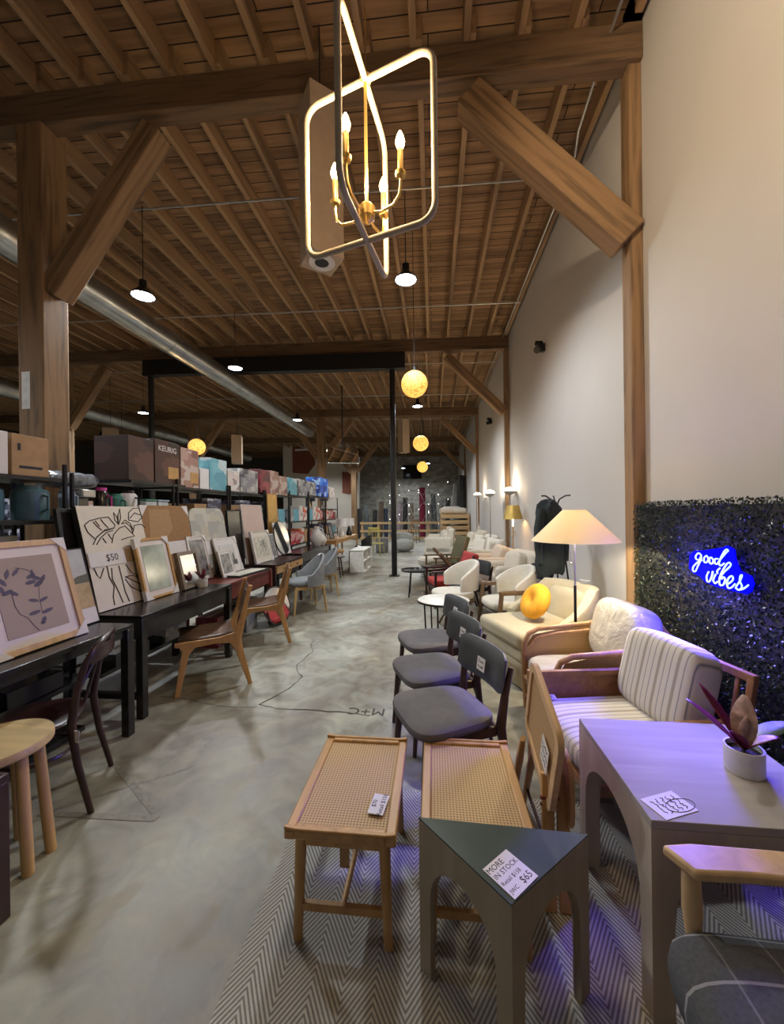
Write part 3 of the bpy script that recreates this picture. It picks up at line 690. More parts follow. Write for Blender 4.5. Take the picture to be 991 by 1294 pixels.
for x in (.0, .055):
    M().beam((x, -.02, 0), (x+.01, .05, .47), .022, .045, (1, 0, 0)).build('leg', 'warm_wood', fc, bev=.004)
    M().tube([(x-.03, .27, .47), (x-.032, .33, .34), (x-.034, .42, .16), (x-.034, .50, 0)], [.018, .026, .022, .014], 10, flat=.6).build('leg', 'warm_wood', fc)
M().prism(rr(-.2, .2, -.14, .14, .08), (0, 0, 0), (0, 1, 0), (0, 0, 1), (.018, 0, 0)).build('folded_seat', 'warm_wood', fc).location = (.07, .17, .42)
M().tube([(.02, -.0, .14), (.02, .44, .14)], .008, 8).build('stretcher', 'espresso_wood', fc)
for z in (.385, .36): M().tube([(-.02, .03, z), (.05, .03, z)], .007, 8).build('hinge_bolt', 'red_paint', fc)
# striped armchair
sa = thing('striped_armchair', 'teak frame armchair with ticking striped seat and back cushion beside the leafy panel', 'armchair', (.985, 2.13, .012), face(-1, -.17))
# local: width X, faces -Y
W, D = .62, .76
for s in (-1, 1):
    for y in (-.38, .36): M().tube([(s*.295, y, 0), (s*.295, y, .54 if y < 0 else .525)], .02, 14).build('leg', 'teak', sa)
    M().beam((s*.295, -.38, .517), (s*.295, .40, .513), .034, .034).build('arm_rail', 'teak_x', sa, bev=.005)
M().box((-.295, -.0, .42), (.012, .70, .16)).build('side_panel', 'teak_x', sa)
M().box((.295, .1, .28), (.012, .5, .06)).build('side_rail', 'teak_x', sa)
m = M(); m.box((0, -.36, .235), (.57, .025, .05)); m.box((0, .33, .235), (.57, .025, .05))
for s in (-1, 1): m.box((s*.28, 0, .235), (.022, .70, .05))
m.build('seat_frame', 'teak_x', sa, bev=.004)
m = M(); m.beam((0-.27, .36, .30), (-.27, .43, .70), .03, .03); m.beam((.27, .36, .30), (.27, .43, .70), .03, .03); m.beam((-.285, .43, .70), (.285, .43, .70), .03, .04)
for i in range(5): m.beam((-.2+.1*i, .36, .30), (-.2+.1*i, .43, .69), .018, .015)
m.build('back_frame', 'teak', sa, bev=.004)
M().puff((0, -.03, .33), (.565, .70, .15), .22, .5).build('seat_cushion', 'ticking_stripe', sa)
o = M().puff((0, 0, 0), (.50, .19, .43), .35, .38, n=36, m=18).build('back_cushion', 'ticking_stripe', sa); o.location = (-.03, .24, .59); o.rotation_euler = (-.24, 0, 0)
ptag(sa, (-.24, -.30, .405), (0, .0, R(80)), .085, .06, ('$145', 'Retail 399'))
# rattan armchair
ra = thing('rattan_armchair', 'rattan armchair with plastic wrapped white cushions between striped chair and cream chair', 'armchair', (1.07, 2.79, 0), face(-1, -.1))
for s in (-1, 1):
    loop = [(s*.275, -.36, .0), (s*.28, -.37, .25), (s*.28, -.365, .48), (s*.283, -.33, .555), (s*.287, -.26, .592), (s*.295, -.1, .605), (s*.295, .12, .625), (s*.285, .27, .665), (s*.24, .36, .705), (s*.12, .40, .72), (0, .41, .725)]
    M().tube(loop, .019, 10).build('arm_loop', 'rattan', ra)
    M().tube([(s*.26, -.33, .47), (s*.265, -.28, .535), (s*.27, -.1, .565), (s*.27, .12, .585), (s*.26, .25, .62)], .01, 8).build('inner_cane', 'rattan', ra)
    M().prism([(-.35, .22), (-.35, .47), (-.30, .55), (-.1, .59), (.12, .61), (.28, .65), (.28, .22)], (s*.28, 0, 0), (0, 1, 0), (0, 0, 1), (.005, 0, 0)).build('woven_side', 'cane_side', ra)
    M().tube([(s*.25, .36, 0), (s*.25, .37, .40), (s*.24, .36, .70)], .019, 10).build('leg', 'rattan', ra)
    M().tube([(s*.275, -.36, .10), (s*.26, .36, .10)], .011, 8).build('stretcher', 'rattan', ra)
m = M(); m.tube([(-.28, -.365, .24), (.28, -.365, .24)], .017, 10); m.tube([(-.28, -.365, .20), (.28, -.365, .20)], .009, 8); m.tube([(-.27, -.36, .1), (.27, -.36, .1)], .011, 8)
m.build('front_rail', 'rattan', ra)
M().panel(.5, .46, .012, .10, (0, .40, .24)).build('woven_back', 'cane_upright', ra)
M().box((0, 0, .245), (.53, .68, .025)).build('seat_deck', 'rattan', ra)
M().puff((0, -.06, .345), (.52, .64, .19), .35, .6, n=36).build('seat_cushion', 'plastic_wrapped_fabric', ra)
o = M().puff((0, 0, 0), (.54, .22, .44), .4, .5, n=36, m=18).build('back_cushion', 'plastic_wrapped_fabric', ra); o.location = (0, .22, .64); o.rotation_euler = (-.25, 0, 0)
# cone lamp
la = thing('floor_lamp', 'floor lamp with wide pale cone shade and dark pole behind the rattan chair', 'lamp', (1.11, 3.19, 0))
M().lathe([(0, 0), (.11, 0), (.11, .012), (.02, .02), (0, .02)]).build('base', 'black_metal', la)
M().tube([(0, 0, .02), (0, 0, .9)], .011, 10).build('pole', 'black_metal', la); M().tube([(0, 0, .9), (0, 0, 1.40)], .008, 10).build('upper_pole', 'conduit_metal', la)
M().lathe([(.325, 1.255), (.085, 1.50), (.08, 1.50), (.32, 1.253)], n=48, cap=False).build('lamp_shade', 'linen_shade', la)
m = M()
for k in range(3): m.tube([(0, 0, 1.47), (.082*math.cos(k*2.1), .082*math.sin(k*2.1), 1.499)], .003, 5)
m.build('spider', 'black_metal', la)
M().ball((0, 0, 1.40), .03).build('bulb', 'bulb_warm', la)
M().tube([(-.05, -.06, 1.40), (-.05, -.06, 1.09)], .0022, 5).build('pull_chain', 'conduit_metal', la); M().ball((-.05, -.06, 1.085), .009).build('chain_knob', 'conduit_metal', la)
light('POINT', 'lamp_light', la, (0, 0, 1.355), 58, (1., .87, .62), .035)
# cream slipper chair with fringe
cf = thing('fringed_armchair', 'khaki cream swoop back armchair with bullion fringe and round yellow pillow on it', 'armchair', (1.0, 3.75, 0), face(-1, -.38))
M().box((0, -.05, .30), (.70, .76, .20)).build('seat_base', 'khaki_fabric', cf, bev=.05, seg=4)
M().box((0, -.07, .405), (.71, .80, .14)).build('seat_cushion', 'khaki_fabric', cf, bev=.045, seg=4)
M().shell(.355, .40, .30, lambda u: .50+.30*min(1, (1-abs(u))*2.4), .10, -12, 192, (0, .02, 0), e=.75, flare=.03).build('wrap_back', 'khaki_fabric', cf)
M().puff((0, .30, .58), (.5, .16, .34), .35, .45, (-.2, 0, 0)).build('back_pad', 'khaki_fabric', cf)
M().box((0, -.05, .185), (.69, .75, .05)).build('fringe_band', 'khaki_fabric', cf, bev=.01)
m = M()
per = [(-.345+.69*i/40, -.425) for i in range(41)]+[(s*.345, -.42+.74*i/40) for s in (-1, 1) for i in range(41)]
for x, y in per: m.tube([(x, y, .165), (x+random.uniform(-.003, .003), y*1.003, .015)], .0075, 5)
m.build('fringe', 'khaki_fabric', cf)
ptag(cf, (.1, .40, .835), (0, 0, R(20)), .08, .05, ('$225',))
yp = M().puff((0, 0, 0), (.34, .34, .15), 1, .75, n=36, m=16)
for i, p in enumerate(yp.v):
    rr_ = math.hypot(p.x, p.y); yp.v[i] = V((p.x, p.y, p.z*(1-.75*math.exp(-(rr_/.05)**2))*(1+.04*math.sin(14*math.atan2(p.y, p.x))*rr_/.17)))
yp = yp.build('round_pillow', 'mustard_velvet'); yp.location = (.93, 3.70, .655); yp.rotation_euler = (0, R(-62), R(18))
tag(yp, 'round mustard yellow velvet pillow leaning in the cream swoop back chair', 'pillow')
# leafy panel with neon
hp = thing('hedge_panel', 'tall panel of dark green artificial boxwood leaves against the right wall', 'plant wall', (1.68, 2.24, 0))
M().box((0, 0, .77), (.10, 2.06, 1.5)).build('backing_board', 'leaf_maroon', hp)
bpy.data.objects['backing_board'].data.materials[0] = MATS['black_frame']
m = M()
for i in range(26000):
    e = random.random()
    if e < .9: p = V((-.058+random.uniform(-.028, .012), random.uniform(-1.04, 1.04), random.uniform(.02, 1.53)))
    elif e < .96: p = V((random.uniform(-.08, .05), 1.04+random.uniform(-.01, .02), random.uniform(.02, 1.53)))
    else: p = V((random.uniform(-.08, .05), random.uniform(-1.03, 1.03), 1.53+random.uniform(-.01, .025)))
    q = Euler((random.uniform(-1.2, 1.2), random.uniform(-1.2, 1.2)-.6, random.uniform(0, 6.3))).to_matrix(); s = random.uniform(.007, .0115)
    k = len(m.v); m.v += [p+q @ V(v_)*s for v_ in ((-1, 0, 0), (0, -.55, .12), (1.1, 0, 0), (0, .55, .12))]; m.f.append((k, k+1, k+2, k+3))
me = bpy.data.meshes.new('foliage'); me.from_pydata([tuple(v_) for v_ in m.v], [], m.f); me.materials.append(MATS['hedge_leaf'])
o = bpy.data.objects.new('foliage', me); COL.objects.link(o); o.parent = hp
NS = thing('neon_sign', 'blue neon sign reading good vibes mounted on the leafy panel', 'neon sign', (1.572, 2.45, 1.14))
STR = [[(0.0067, 0.0807), (0.031, 0.0934), (0.0565, 0.0722), (0.0525, 0.0553), (0.0276, 0.0527), (0.0084, 0.0749), (0.0128, 0.0545), (0.0407, 0.0108), (0.0623, -0.0213), (0.0837, -0.0187), (0.0789, 0.0053), (0.0445, 0.0333), (0.0031, 0.0546)], [(-0.0371, 0.0857), (-0.0172, 0.0723), (-0.0168, 0.047), (-0.0365, 0.0468), (-0.0508, 0.068), (-0.0371, 0.0857)], [(-0.0768, 0.0793), (-0.0616, 0.0748), (-0.0597, 0.0498), (-0.0762, 0.0438), (-0.0915, 0.0621), (-0.0768, 0.0793)], [(-0.1267, 0.0773), (-0.1049, 0.0746), (-0.1009, 0.0525), (-0.1191, 0.0485), (-0.1409, 0.0737), (-0.1833, 0.1154), (-0.2004, 0.1301), (-0.1904, 0.1368), (-0.1696, 0.1191), (-0.1409, 0.0737), (-0.1335, 0.0515), (-0.1475, 0.0429), (-0.1721, 0.0594)], [(-0.0511, -0.0065), (-0.0351, -0.034), (-0.0386, -0.0611), (-0.0578, -0.0604), (-0.0773, -0.0269), (-0.0853, 0.0016)], [(-0.1072, -0.0112), (-0.0882, -0.0468), (-0.1027, -0.0631), (-0.1211, -0.049)], [(-0.1402, 0.0286), (-0.1199, 0.0096), (-0.1218, -0.0061)], [(-0.1393, -0.0271), (-0.1679, 0.0091), (-0.2124, 0.0469), (-0.216, 0.0652), (-0.196, 0.0626), (-0.1611, 0.0186), (-0.1357, -0.0331), (-0.1388, -0.0643), (-0.1634, -0.0597), (-0.1776, -0.031), (-0.1675, -0.0171), (-0.1499, -0.0306)], [(-0.201, -0.0474), (-0.2311, -0.0215), (-0.2281, -0.0017), (-0.2082, -0.0102), (-0.1911, -0.0389), (-0.1973, -0.0687), (-0.2206, -0.0641), (-0.2469, -0.0388)], [(-0.2531, -0.0527), (-0.2819, -0.0125), (-0.2927, 0.014), (-0.2822, 0.0073), (-0.2787, -0.018), (-0.2918, -0.0452), (-0.2718, -0.0665), (-0.2498, -0.0584)], [(-0.2718, -0.0665), (-0.3027, -0.0529), (-0.3328, -0.0285)]]
for st in STR:
    pts = []
    for i in range(len(st)-1):   # catmull rom
        p0 = st[max(0, i-1)]; p1 = st[i]; p2 = st[i+1]; p3 = st[min(len(st)-1, i+2)]
        for k in range(4):
            t = k/4
            pts.append((0, *[.5*((2*p1[d])+(-p0[d]+p2[d])*t+(2*p0[d]-5*p1[d]+4*p2[d]-p3[d])*t*t+(-p0[d]+3*p1[d]-3*p2[d]+p3[d])*t**3) for d in (0, 1)]))
    pts.append((0, *st[-1]))
    M().tube(pts, .0042, 6).build('letter_tube', 'neon_tube', NS)
BK = [(0.137, 0.0689), (0.0925, 0.1003), (0.0172, 0.1108), (-0.1273, 0.1386), (-0.1761, 0.1562), (-0.2223, 0.1399), (-0.2343, 0.0753), (-0.2651, 0.0295), (-0.3311, 0.0156), (-0.3478, -0.0198), (-0.33, -0.0617), (-0.3001, -0.0826), (-0.1993, -0.0836), (-0.0876, -0.0848), (0.0042, -0.0744), (0.0444, -0.0472), (0.1036, -0.0394), (0.143, -0.0157)]
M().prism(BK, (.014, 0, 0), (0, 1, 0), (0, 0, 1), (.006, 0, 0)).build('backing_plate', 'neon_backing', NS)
for y_, z_ in ((.14, .05), (.0, .0), (-.12, -.05)): light('POINT', 'neon_light', NS, (-.06, y_, z_), 5, (.10, .08, 1.), .05)
na = light('AREA', 'neon_light', NS, (-.05, 0, 0), 36, (.11, .08, 1.), (.40, .16)); na.data.spread = R(125); na.rotation_euler = V((-.62, -.75, -.5)).to_track_quat('-Z', 'Y').to_euler()

# ---------------------------------------------------------------- right hand row of chairs
def tapered(a, b, r0, r1, name, mt, par, n=10, flat=1.): return M().tube([a, b], [r0, r1], n, flat=flat).build(name, mt, par)
def dining_chair(loc, rz, label, group, seatm='grey_fabric', backm='grey_leather', wm='dark_wood', tagt=True):
    t = thing('dining_chair', label, 'chair', loc, rz, group)
    m = M().puff((0, -.02, .425), (.46, .47, .085), .5, .6, n=36)
    for i, p in enumerate(m.v): m.v[i] = V((p.x*(1-.10*(p.y+.02)/.235), p.y, p.z+.012*(abs(p.x)/.23)**2))
    m.build('seat', seatm, t)
    M().panel(.45, .21, .05, .045, (0, .245, .555), .16, rnd=.25).build('backrest', backm, t)
    fr = M(); fr.beam((-.17, -.17, .372), (-.17, .20, .372), .025, .05); fr.beam((.17, -.17, .372), (.17, .20, .372), .025, .05); fr.beam((-.18, -.17, .375), (.18, -.17, .375), .022, .05); fr.beam((-.18, .2, .375), (.18, .2, .375), .022, .05)
    fr.build('seat_frame', wm, t, bev=.004)
    for s in (-1, 1):
        tapered((s*.185, -.19, .40), (s*.205, -.225, 0), .022, .013, 'leg', wm, t)
        M().tube([(s*.20, .315, 0), (s*.195, .235, .26), (s*.195, .215, .40), (s*.205, .235, .56), (s*.21, .27, .70)], [.013, .021, .026, .02, .013], 10, flat=.75).build('rear_leg', wm, t)
    if tagt: ptag(t, (.03, .205, .66), (PI/2-.16, 0, 0), .075, .07, ('MORE', '$65'))
    return t
dc = dining_chair((.05, 2.09, 0), face(-.9, -.42), 'grey dining chair with dark legs, nearest of the three facing the aisle', 'grey dining chairs in a row')
dup(dc, (-.01, 2.63, 0), face(-.9, -.40), 'grey dining chair with dark legs, middle of the three facing the aisle')
dup(dc, (-.03, 3.22, 0), face(-.9, -.36), 'grey dining chair with dark legs, farthest of the three, beside the small round table')
# small round table
rt = thing('round_side_table', 'small round table with white top, black rim and black rod legs behind the grey chairs', 'table', (.10, 4.38, 0))
M().lathe([(0, .488), (.285, .488), (.29, .492), (.29, .505), (.285, .508), (0, .508)], n=40).build('tabletop', 'white_laminate', rt)
M().lathe([(.291, .485), (.294, .485), (.294, .507), (.291, .507)], n=40, cap=False).build('rim', 'black_metal', rt)
for k in range(6):
    a = k*PI/3+.2; c, s_ = math.cos(a), math.sin(a)
    M().tube([(.22*c, .22*s_, .488), (.2*c, .2*s_, .02)], .009, 8).build('leg', 'black_metal', rt)
M().tube([(.2*math.cos(2*PI*k/24), .2*math.sin(2*PI*k/24), .015) for k in range(24)], .009, 8, True).build('foot_ring', 'black_metal', rt)
# cream barrel chairs with wooden arms
def barrel(loc, rz, label, arms=True):
    t = thing('barrel_chair', label, 'armchair', loc, rz, 'cream barrel chairs')
    M().puff((0, -.04, .43), (.50, .50, .13), .6, .6, n=32).build('seat', 'ivory_fabric', t)
    M().shell(.27, .27, .50, lambda u: .66+.20*math.cos(u*PI/2)**.8, .06, -8, 188, (0, .0, 0), flare=.06).build('wrap_back', 'ivory_fabric', t)
    if arms:
        for s in (-1, 1):
            M().tube([(s*.305, -.28, 0), (s*.30, -.235, .3), (s*.295, -.20, .60)], [.02, .024, .026], 10).build('leg', 'walnut_wood', t)
            M().beam((s*.297, -.23, .60), (s*.295, .06, .60), .045, .05).build('arm', 'walnut_wood', t, bev=.012)
            M().tube([(s*.295, .05, .60), (s*.285, .13, .42), (s*.27, .24, 0)], [.024, .022, .015], 10).build('leg', 'walnut_wood', t)
        fr = M(); fr.beam((-.29, -.2, .36), (.29, -.2, .36), .03, .04); fr.beam((-.28, .14, .36), (.28, .14, .36), .03, .04); fr.beam((-.2, -.2, .36), (-.2, .15, .36), .03, .03); fr.beam((.2, -.2, .36), (.2, .15, .36), .03, .03)
        fr.build('seat_frame', 'espresso_wood', t)
    else:
        M().lathe([(0, .30), (.2, .30), (.25, .34), (.25, .37), (0, .37)]).build('swivel_plate', 'walnut_wood', t)
        for k in range(4):
            a = k*PI/2+.7; tapered((.06*math.cos(a), .06*math.sin(a), .31), (.25*math.cos(a), .25*math.sin(a), 0), .02, .013, 'leg', 'walnut_wood', t)
    return t
barrel((.86, 4.62, 0), face(-1, -.22), 'cream barrel armchair with bent walnut wood arms, left of the coat rack')
barrel((.27, 5.08, 0), face(-1, -.35), 'cream wrap back swivel chair on a wooden base, behind the small round table', False)
# black padded chairs behind them
bc = dining_chair((.50, 5.72, 0), face(-1, -.5), 'black padded chair standing behind the cream swivel chair', 'black padded chairs', 'black_fabric', 'black_fabric', 'espresso_wood', False)
dup(bc, (1.22, 5.32, 0), face(-1, -.35), 'black padded chair standing behind the cream barrel armchair')
# red armchair
def woodlounge(loc, rz, label, fab, wm, tall, name='lounge_chair'):
    t = thing(name, label, 'armchair', loc, rz)
    M().box((0, -.02, .36), (.54, .56, .11)).build('seat_cushion', fab, t, bev=.035, seg=3)
    o = M().box((0, 0, tall/2), (.52, .11, tall)).build('back_cushion', fab, t, bev=.035, seg=3); o.location = (0, .24, .38); o.rotation_euler = (-.32, 0, 0)
    for s in (-1, 1):
        tapered((s*.31, -.30, .56), (s*.31, -.32, 0), .022, .016, 'leg', wm, t)
        tapered((s*.31, .16, .54), (s*.31, .36, 0), .022, .016, 'leg', wm, t)
        M().beam((s*.31, -.36, .56), (s*.31, .30, .55), .055, .03).build('arm', wm, t, bev=.01)
        M().beam((s*.27, .18, .30), (s*.25, .18+.32*tall/.95, .38+tall*.9), .03, .03).build('back_post', wm, t, bev=.005)
    fr = M(); fr.beam((-.3, -.28, .28), (.3, -.28, .28), .025, .05); fr.beam((-.3, .22, .28), (.3, .22, .28), .025, .05); fr.beam((-.3, -.3, .29), (-.3, .2, .27), .025, .05); fr.beam((.3, -.3, .29), (.3, .2, .27), .025, .05)
    fr.build('seat_frame', wm, t); return t
woodlounge((.24, 6.35, 0), face(-1, -.25), 'red cushioned armchair with dark wood arms facing the aisle', 'red_fabric', 'espresso_wood', .46)
woodlounge((.22, 8.15, 0), face(-1, -.35), 'tall olive backed lounge chair with brown wood frame beyond the red armchair', 'olive_fabric', 'walnut_wood', .62)
ot = thing('tilted_chair', 'small dark wood chair frame leaning by the white round ottoman', 'chair', (.16, 7.25, 0), face(-1, -.1))
M().beam((-.1, .26, .34), (.0, -.18, .82), .06, .05).build('back_post', 'walnut_wood', ot, bev=.01); M().beam((.3, .26, .34), (.4, -.1, .76), .06, .05).build('back_post', 'walnut_wood', ot, bev=.01)
M().beam((-.16, -.3, .45), (-.12, .34, .50), .05, .04).build('arm', 'espresso_wood', ot); M().beam((.36, -.3, .45), (.32, .34, .50), .05, .04).build('arm', 'espresso_wood', ot)
M().box((.1, .05, .33), (.5, .5, .05)).build('seat', 'espresso_wood', ot, bev=.01)
for x in (-.13, .33):
    for y in (-.22, .28): tapered((x, y, .33), (x, y*1.1, 0), .02, .014, 'leg', 'espresso_wood', ot)
# round white ottoman
t = thing('round_ottoman', 'large round white topped ottoman with grey drum side in the right hand row', 'ottoman', (.05, 8.95, 0))
M().lathe([(0, .02), (.36, .02), (.36, .30), (0, .30)], n=40).build('drum', 'concrete_pouf', t)
M().lathe([(0, .28), (.40, .28), (.43, .32), (.43, .40), (.39, .44), (0, .45)], n=40).build('cushion_top', 'ivory_fabric', t)
bl_ = thing('black_tray_table', 'round black tray table beside the red armchair', 'table', (-.34, 6.9, 0))
M().lathe([(0, .44), (.25, .44), (.26, .47), (.25, .47), (.24, .45), (0, .45)]).build('tray', 'black_paint', bl_)
for k in range(3): tapered((.15*math.cos(k*2.1), .15*math.sin(k*2.1), .44), (.22*math.cos(k*2.1), .22*math.sin(k*2.1), 0), .01, .01, 'leg', 'black_metal', bl_)
# cream upholstered armchairs and sofas
def sofachair(loc, rz, label, w=.9, d=.88, h=.82, fab='ivory_fabric', pillow=0, rnd=.09, armh=.60):
    t = thing('upholstered_armchair', label, 'armchair', loc, rz, 'cream upholstered seats along the wall')
    M().box((0, 0, .19), (w, d, .30)).build('seat_base', fab, t, bev=.04, seg=3)
    M().box((0, -.08, .40), (w-.30, d-.22, .16)).build('seat_cushion', fab, t, bev=.05, seg=4)
    for s in (-1, 1): M().box((s*(w/2-.085), -.02, armh/2+.08), (.17, d-.06, armh-.08)).build('arm', fab, t, bev=rnd*.85, seg=4)
    o = M().box((0, 0, 0), (w-.06, .22, h-.25)).build('back', fab, t, bev=rnd, seg=4); o.location = (0, d/2-.10, (h+.25)/2); o.rotation_euler = (-.08, 0, 0)
    M().puff((0, d/2-.28, .62), (w-.34, .2, .40), .35, .5, (-.2, 0, 0)).build('back_cushion', fab, t)
    for k in range(pillow):
        M().puff(((k-.5)*.2, d/2-.42, .64), (.42, .15, .42), .45, .45, (-.35, .0, .25-.4*k)).build('throw_pillow', fab, t)
    return t
sofachair((1.22, 6.55, 0), face(-1, -.35), 'cream armchair with rolled back beside the thin coat rack side of the row', .80, .82, .84, 'cream_fabric', 0, .12)
sofachair((1.14, 7.8, 0), face(-1, -.1), 'peach cream curved tub armchair behind the gold shaded lamp', .95, .88, .76, 'peach_fabric', 0, .13, .58)
sofachair((1.08, 9.1, 0), face(-1, -.25), 'ivory armchair with one slouched pillow, third cream seat along the wall', .92, .9, .86, 'ivory_fabric', 1, .11)
sofachair((1.20, 10.6, 0), face(-1, -.15), 'ivory armchair with two pillows, fourth cream seat along the wall', .95, .9, .86, 'ivory_fabric', 2, .11)
sofachair((1.14, 12.3, 0), face(-1, -.1), 'pale armchair with pillow, nearest the wooden crate along the wall', .95, .9, .9, 'cream_fabric', 1, .1)
sofachair((.20, 13.1, 0), face(-1, .1), 'boxy ivory armchair at the aisle edge before the wooden crate', 1.0, .95, .92, 'ivory_fabric', 1, .07, .62)
sofachair((.22, 14.5, 0), face(-1, .0), 'boxy cream armchair just behind the boxy ivory one', .95, .9, .92, 'cream_fabric', 0, .08)
# coat rack and jacket
cr_ = thing('coat_rack', 'black tripod coat rack standing against the right wall', 'coat rack', (1.36, 4.5, 0))
for k, a in enumerate((120, 240, 0)):
    c, s_ = math.cos(R(a+20)), math.sin(R(a+20))
    M().tube([(c*.27, s_*.27, 0), (c*.05, s_*.05, 1.45), (0, 0, 1.58)], .010, 8).build('leg', 'black_metal', cr_)
    M().tube([(0, 0, 1.5), (-c*.05, -s_*.05, 1.62), (-c*.12, -s_*.12, 1.66), (-c*.17, -s_*.17, 1.66)], .009, 8).build('hook', 'black_metal', cr_)
M().tube([(.27*math.cos(R(a+20))*.72, .27*math.sin(R(a+20))*.72, .42) for a in (0, 120, 240)], .006, 6, True).build('brace_ring', 'black_metal', cr_)
jk = M(); n = 30; vs = []
prof = [(1.60, .035, .03), (1.585, .10, .06), (1.54, .155, .085), (1.45, .175, .10), (1.25, .17, .105), (1.05, .175, .11), (.92, .185, .115), (.84, .18, .11), (.80, .16, .09)]
for z, a, b_ in prof:
    for k in range(n):
        th = 2*PI*k/n; w = 1+.07*math.sin(5*th+z*4)+.05*math.sin(9*th-z*7); vs.append((a*w*math.cos(th), b_*w*math.sin(th), z+.025*math.sin(3*th)))
jk.add(vs, [(i*n+k, i*n+(k+1) % n, (i+1)*n+(k+1) % n, (i+1)*n+k) for i in range(len(prof)-1) for k in range(n)]+[tuple(range(n)), tuple(range(n*(len(prof)-1), n*len(prof)))])
jt = thing('jacket', 'dark green black jacket hanging on the tripod coat rack', 'jacket', (1.27, 4.40, 0), R(35))
jk.build('body', 'jacket_cloth', jt)
for s in (-1, 1): M().tube([(s*.13, 0, 1.50), (s*.20, -.02, 1.3), (s*.215, -.03, 1.1), (s*.20, -.04, .93)], [.055, .062, .055, .045], 12, flat=.8).build('sleeve', 'jacket_cloth', jt)
# gold shaded floor lamp
gf = thing('floor_lamp', 'brass floor lamp with a gold metal shade in front of the second wall post', 'lamp', (1.52, 7.62, 0))
M().lathe([(0, 0), (.13, 0), (.13, .015), (0, .02)]).build('base', 'brass', gf)
M().tube([(0, 0, .02), (0, 0, 1.40)], .010, 8).build('pole', 'brass', gf); M().tube([(0, 0, 1.12), (.04, 0, 1.08), (.05, 0, 1.03), (0, 0, .99), (-.05, 0, 1.03), (-.04, 0, 1.08)], .007, 6, True).build('scroll', 'brass', gf)
M().lathe([(.185, 1.335), (.115, 1.60), (.11, 1.60), (.18, 1.335)], n=36, cap=False).build('lamp_shade', 'gold_shade', gf)
M().tube([(0, 0, 1.2), (0, 0, 1.38)], .014, 8).build('candle_sleeve', 'torch_glow', gf); M().ball((0, 0, 1.42), .025).build('bulb', 'bulb_warm', gf)
light('POINT', 'lamp_light', gf, (0, 0, 1.44), 14, (1., .72, .4), .03)
# torchieres
for x, y, z, tx, mt in ((1.42, 9.9, 1.86, 'torchiere floor lamp with grey pole and glowing bowl, right one of the wall pair', 'conduit_metal'), (1.50, 13.4, 1.97, 'torchiere floor lamp with white pole and reading arm, left one of the wall pair', 'white_paint'), (1.62, 8.42, 1.84, 'torchiere lamp glowing close behind the gold shaded lamp', 'conduit_metal')):
    t = thing('torchiere_lamp', tx, 'lamp', (x, y, 0))
    M().lathe([(0, 0), (.13, 0), (.12, .02), (0, .025)]).build('base', mt, t); M().tube([(0, 0, .02), (0, 0, z)], .014, 8).build('pole', mt, t)
    M().lathe([(.02, z-.01), (.09, z+.02), (.14, z+.075), (.135, z+.075), (.085, z+.028), (0, z+.0)], n=28, cap=False).build('bowl_shade', 'white_paint' if mt == 'white_paint' else 'conduit_metal', t)
    M().puff((0, 0, z+.085), (.24, .24, .15), 1, 1).build('bulb', 'torch_glow', t)
    light('POINT', 'uplight', t, (0, 0, z+.17), 30, (1., .86, .62), .05)
    if 'reading' in tx:
        M().tube([(0, 0, 1.2), (-.02, -.1, 1.18), (.02, -.2, 1.0)], .007, 6).build('reading_arm', mt, t); M().lathe([(.07, .88), (.03, 1.0), (0, 1.0)], (.02, -.2, 0), cap=False).build('reading_shade', mt, t)
# wall speakers
for y, z, tx in ((6.19, 4.02, 'nearer of two, between the first two wall posts'), (11.6, 4.13, 'farther of two, past the second wall post')):
    t = thing('wall_spotlight', 'black spotlight bracket on the right wall, '+tx, 'wall light', (XR, y, z))
    M().box((-.03, 0, 0), (.05, .08, .12)).build('bracket', 'black_metal', t, bev=.008)
    M().tube([(-.06, .02, .0), (-.14, -.06, -.05)], .055, 12).build('lamp_head', 'black_metal', t); M().tube([(-.05, .0, .07), (-.12, .06, .10)], .04, 12).build('lamp_head', 'black_metal', t)

# ---------------------------------------------------------------- far end
tag(M().box((-1.43, YF-.08, 4.28), (1.25, .1, .95)).build('wall_screen', 'tv_screen'), 'dark blank screen hung high on the brick end wall', 'screen')
mo = thing('hanging_monitor', 'tilted glossy monitor hanging from the roof left of the steel column', 'screen', (-2.85, 12., 3.22), R(18))
M().box((0, 0, .1), (1.0, .06, .56), (-.35, 0, 0)).build('screen_panel', 'mirror_glass', mo, bev=.01)
M().tube([(0, .1, .3), (0, .1, 2.35)], .02, 8).build('ceiling_pole', 'black_metal', mo)
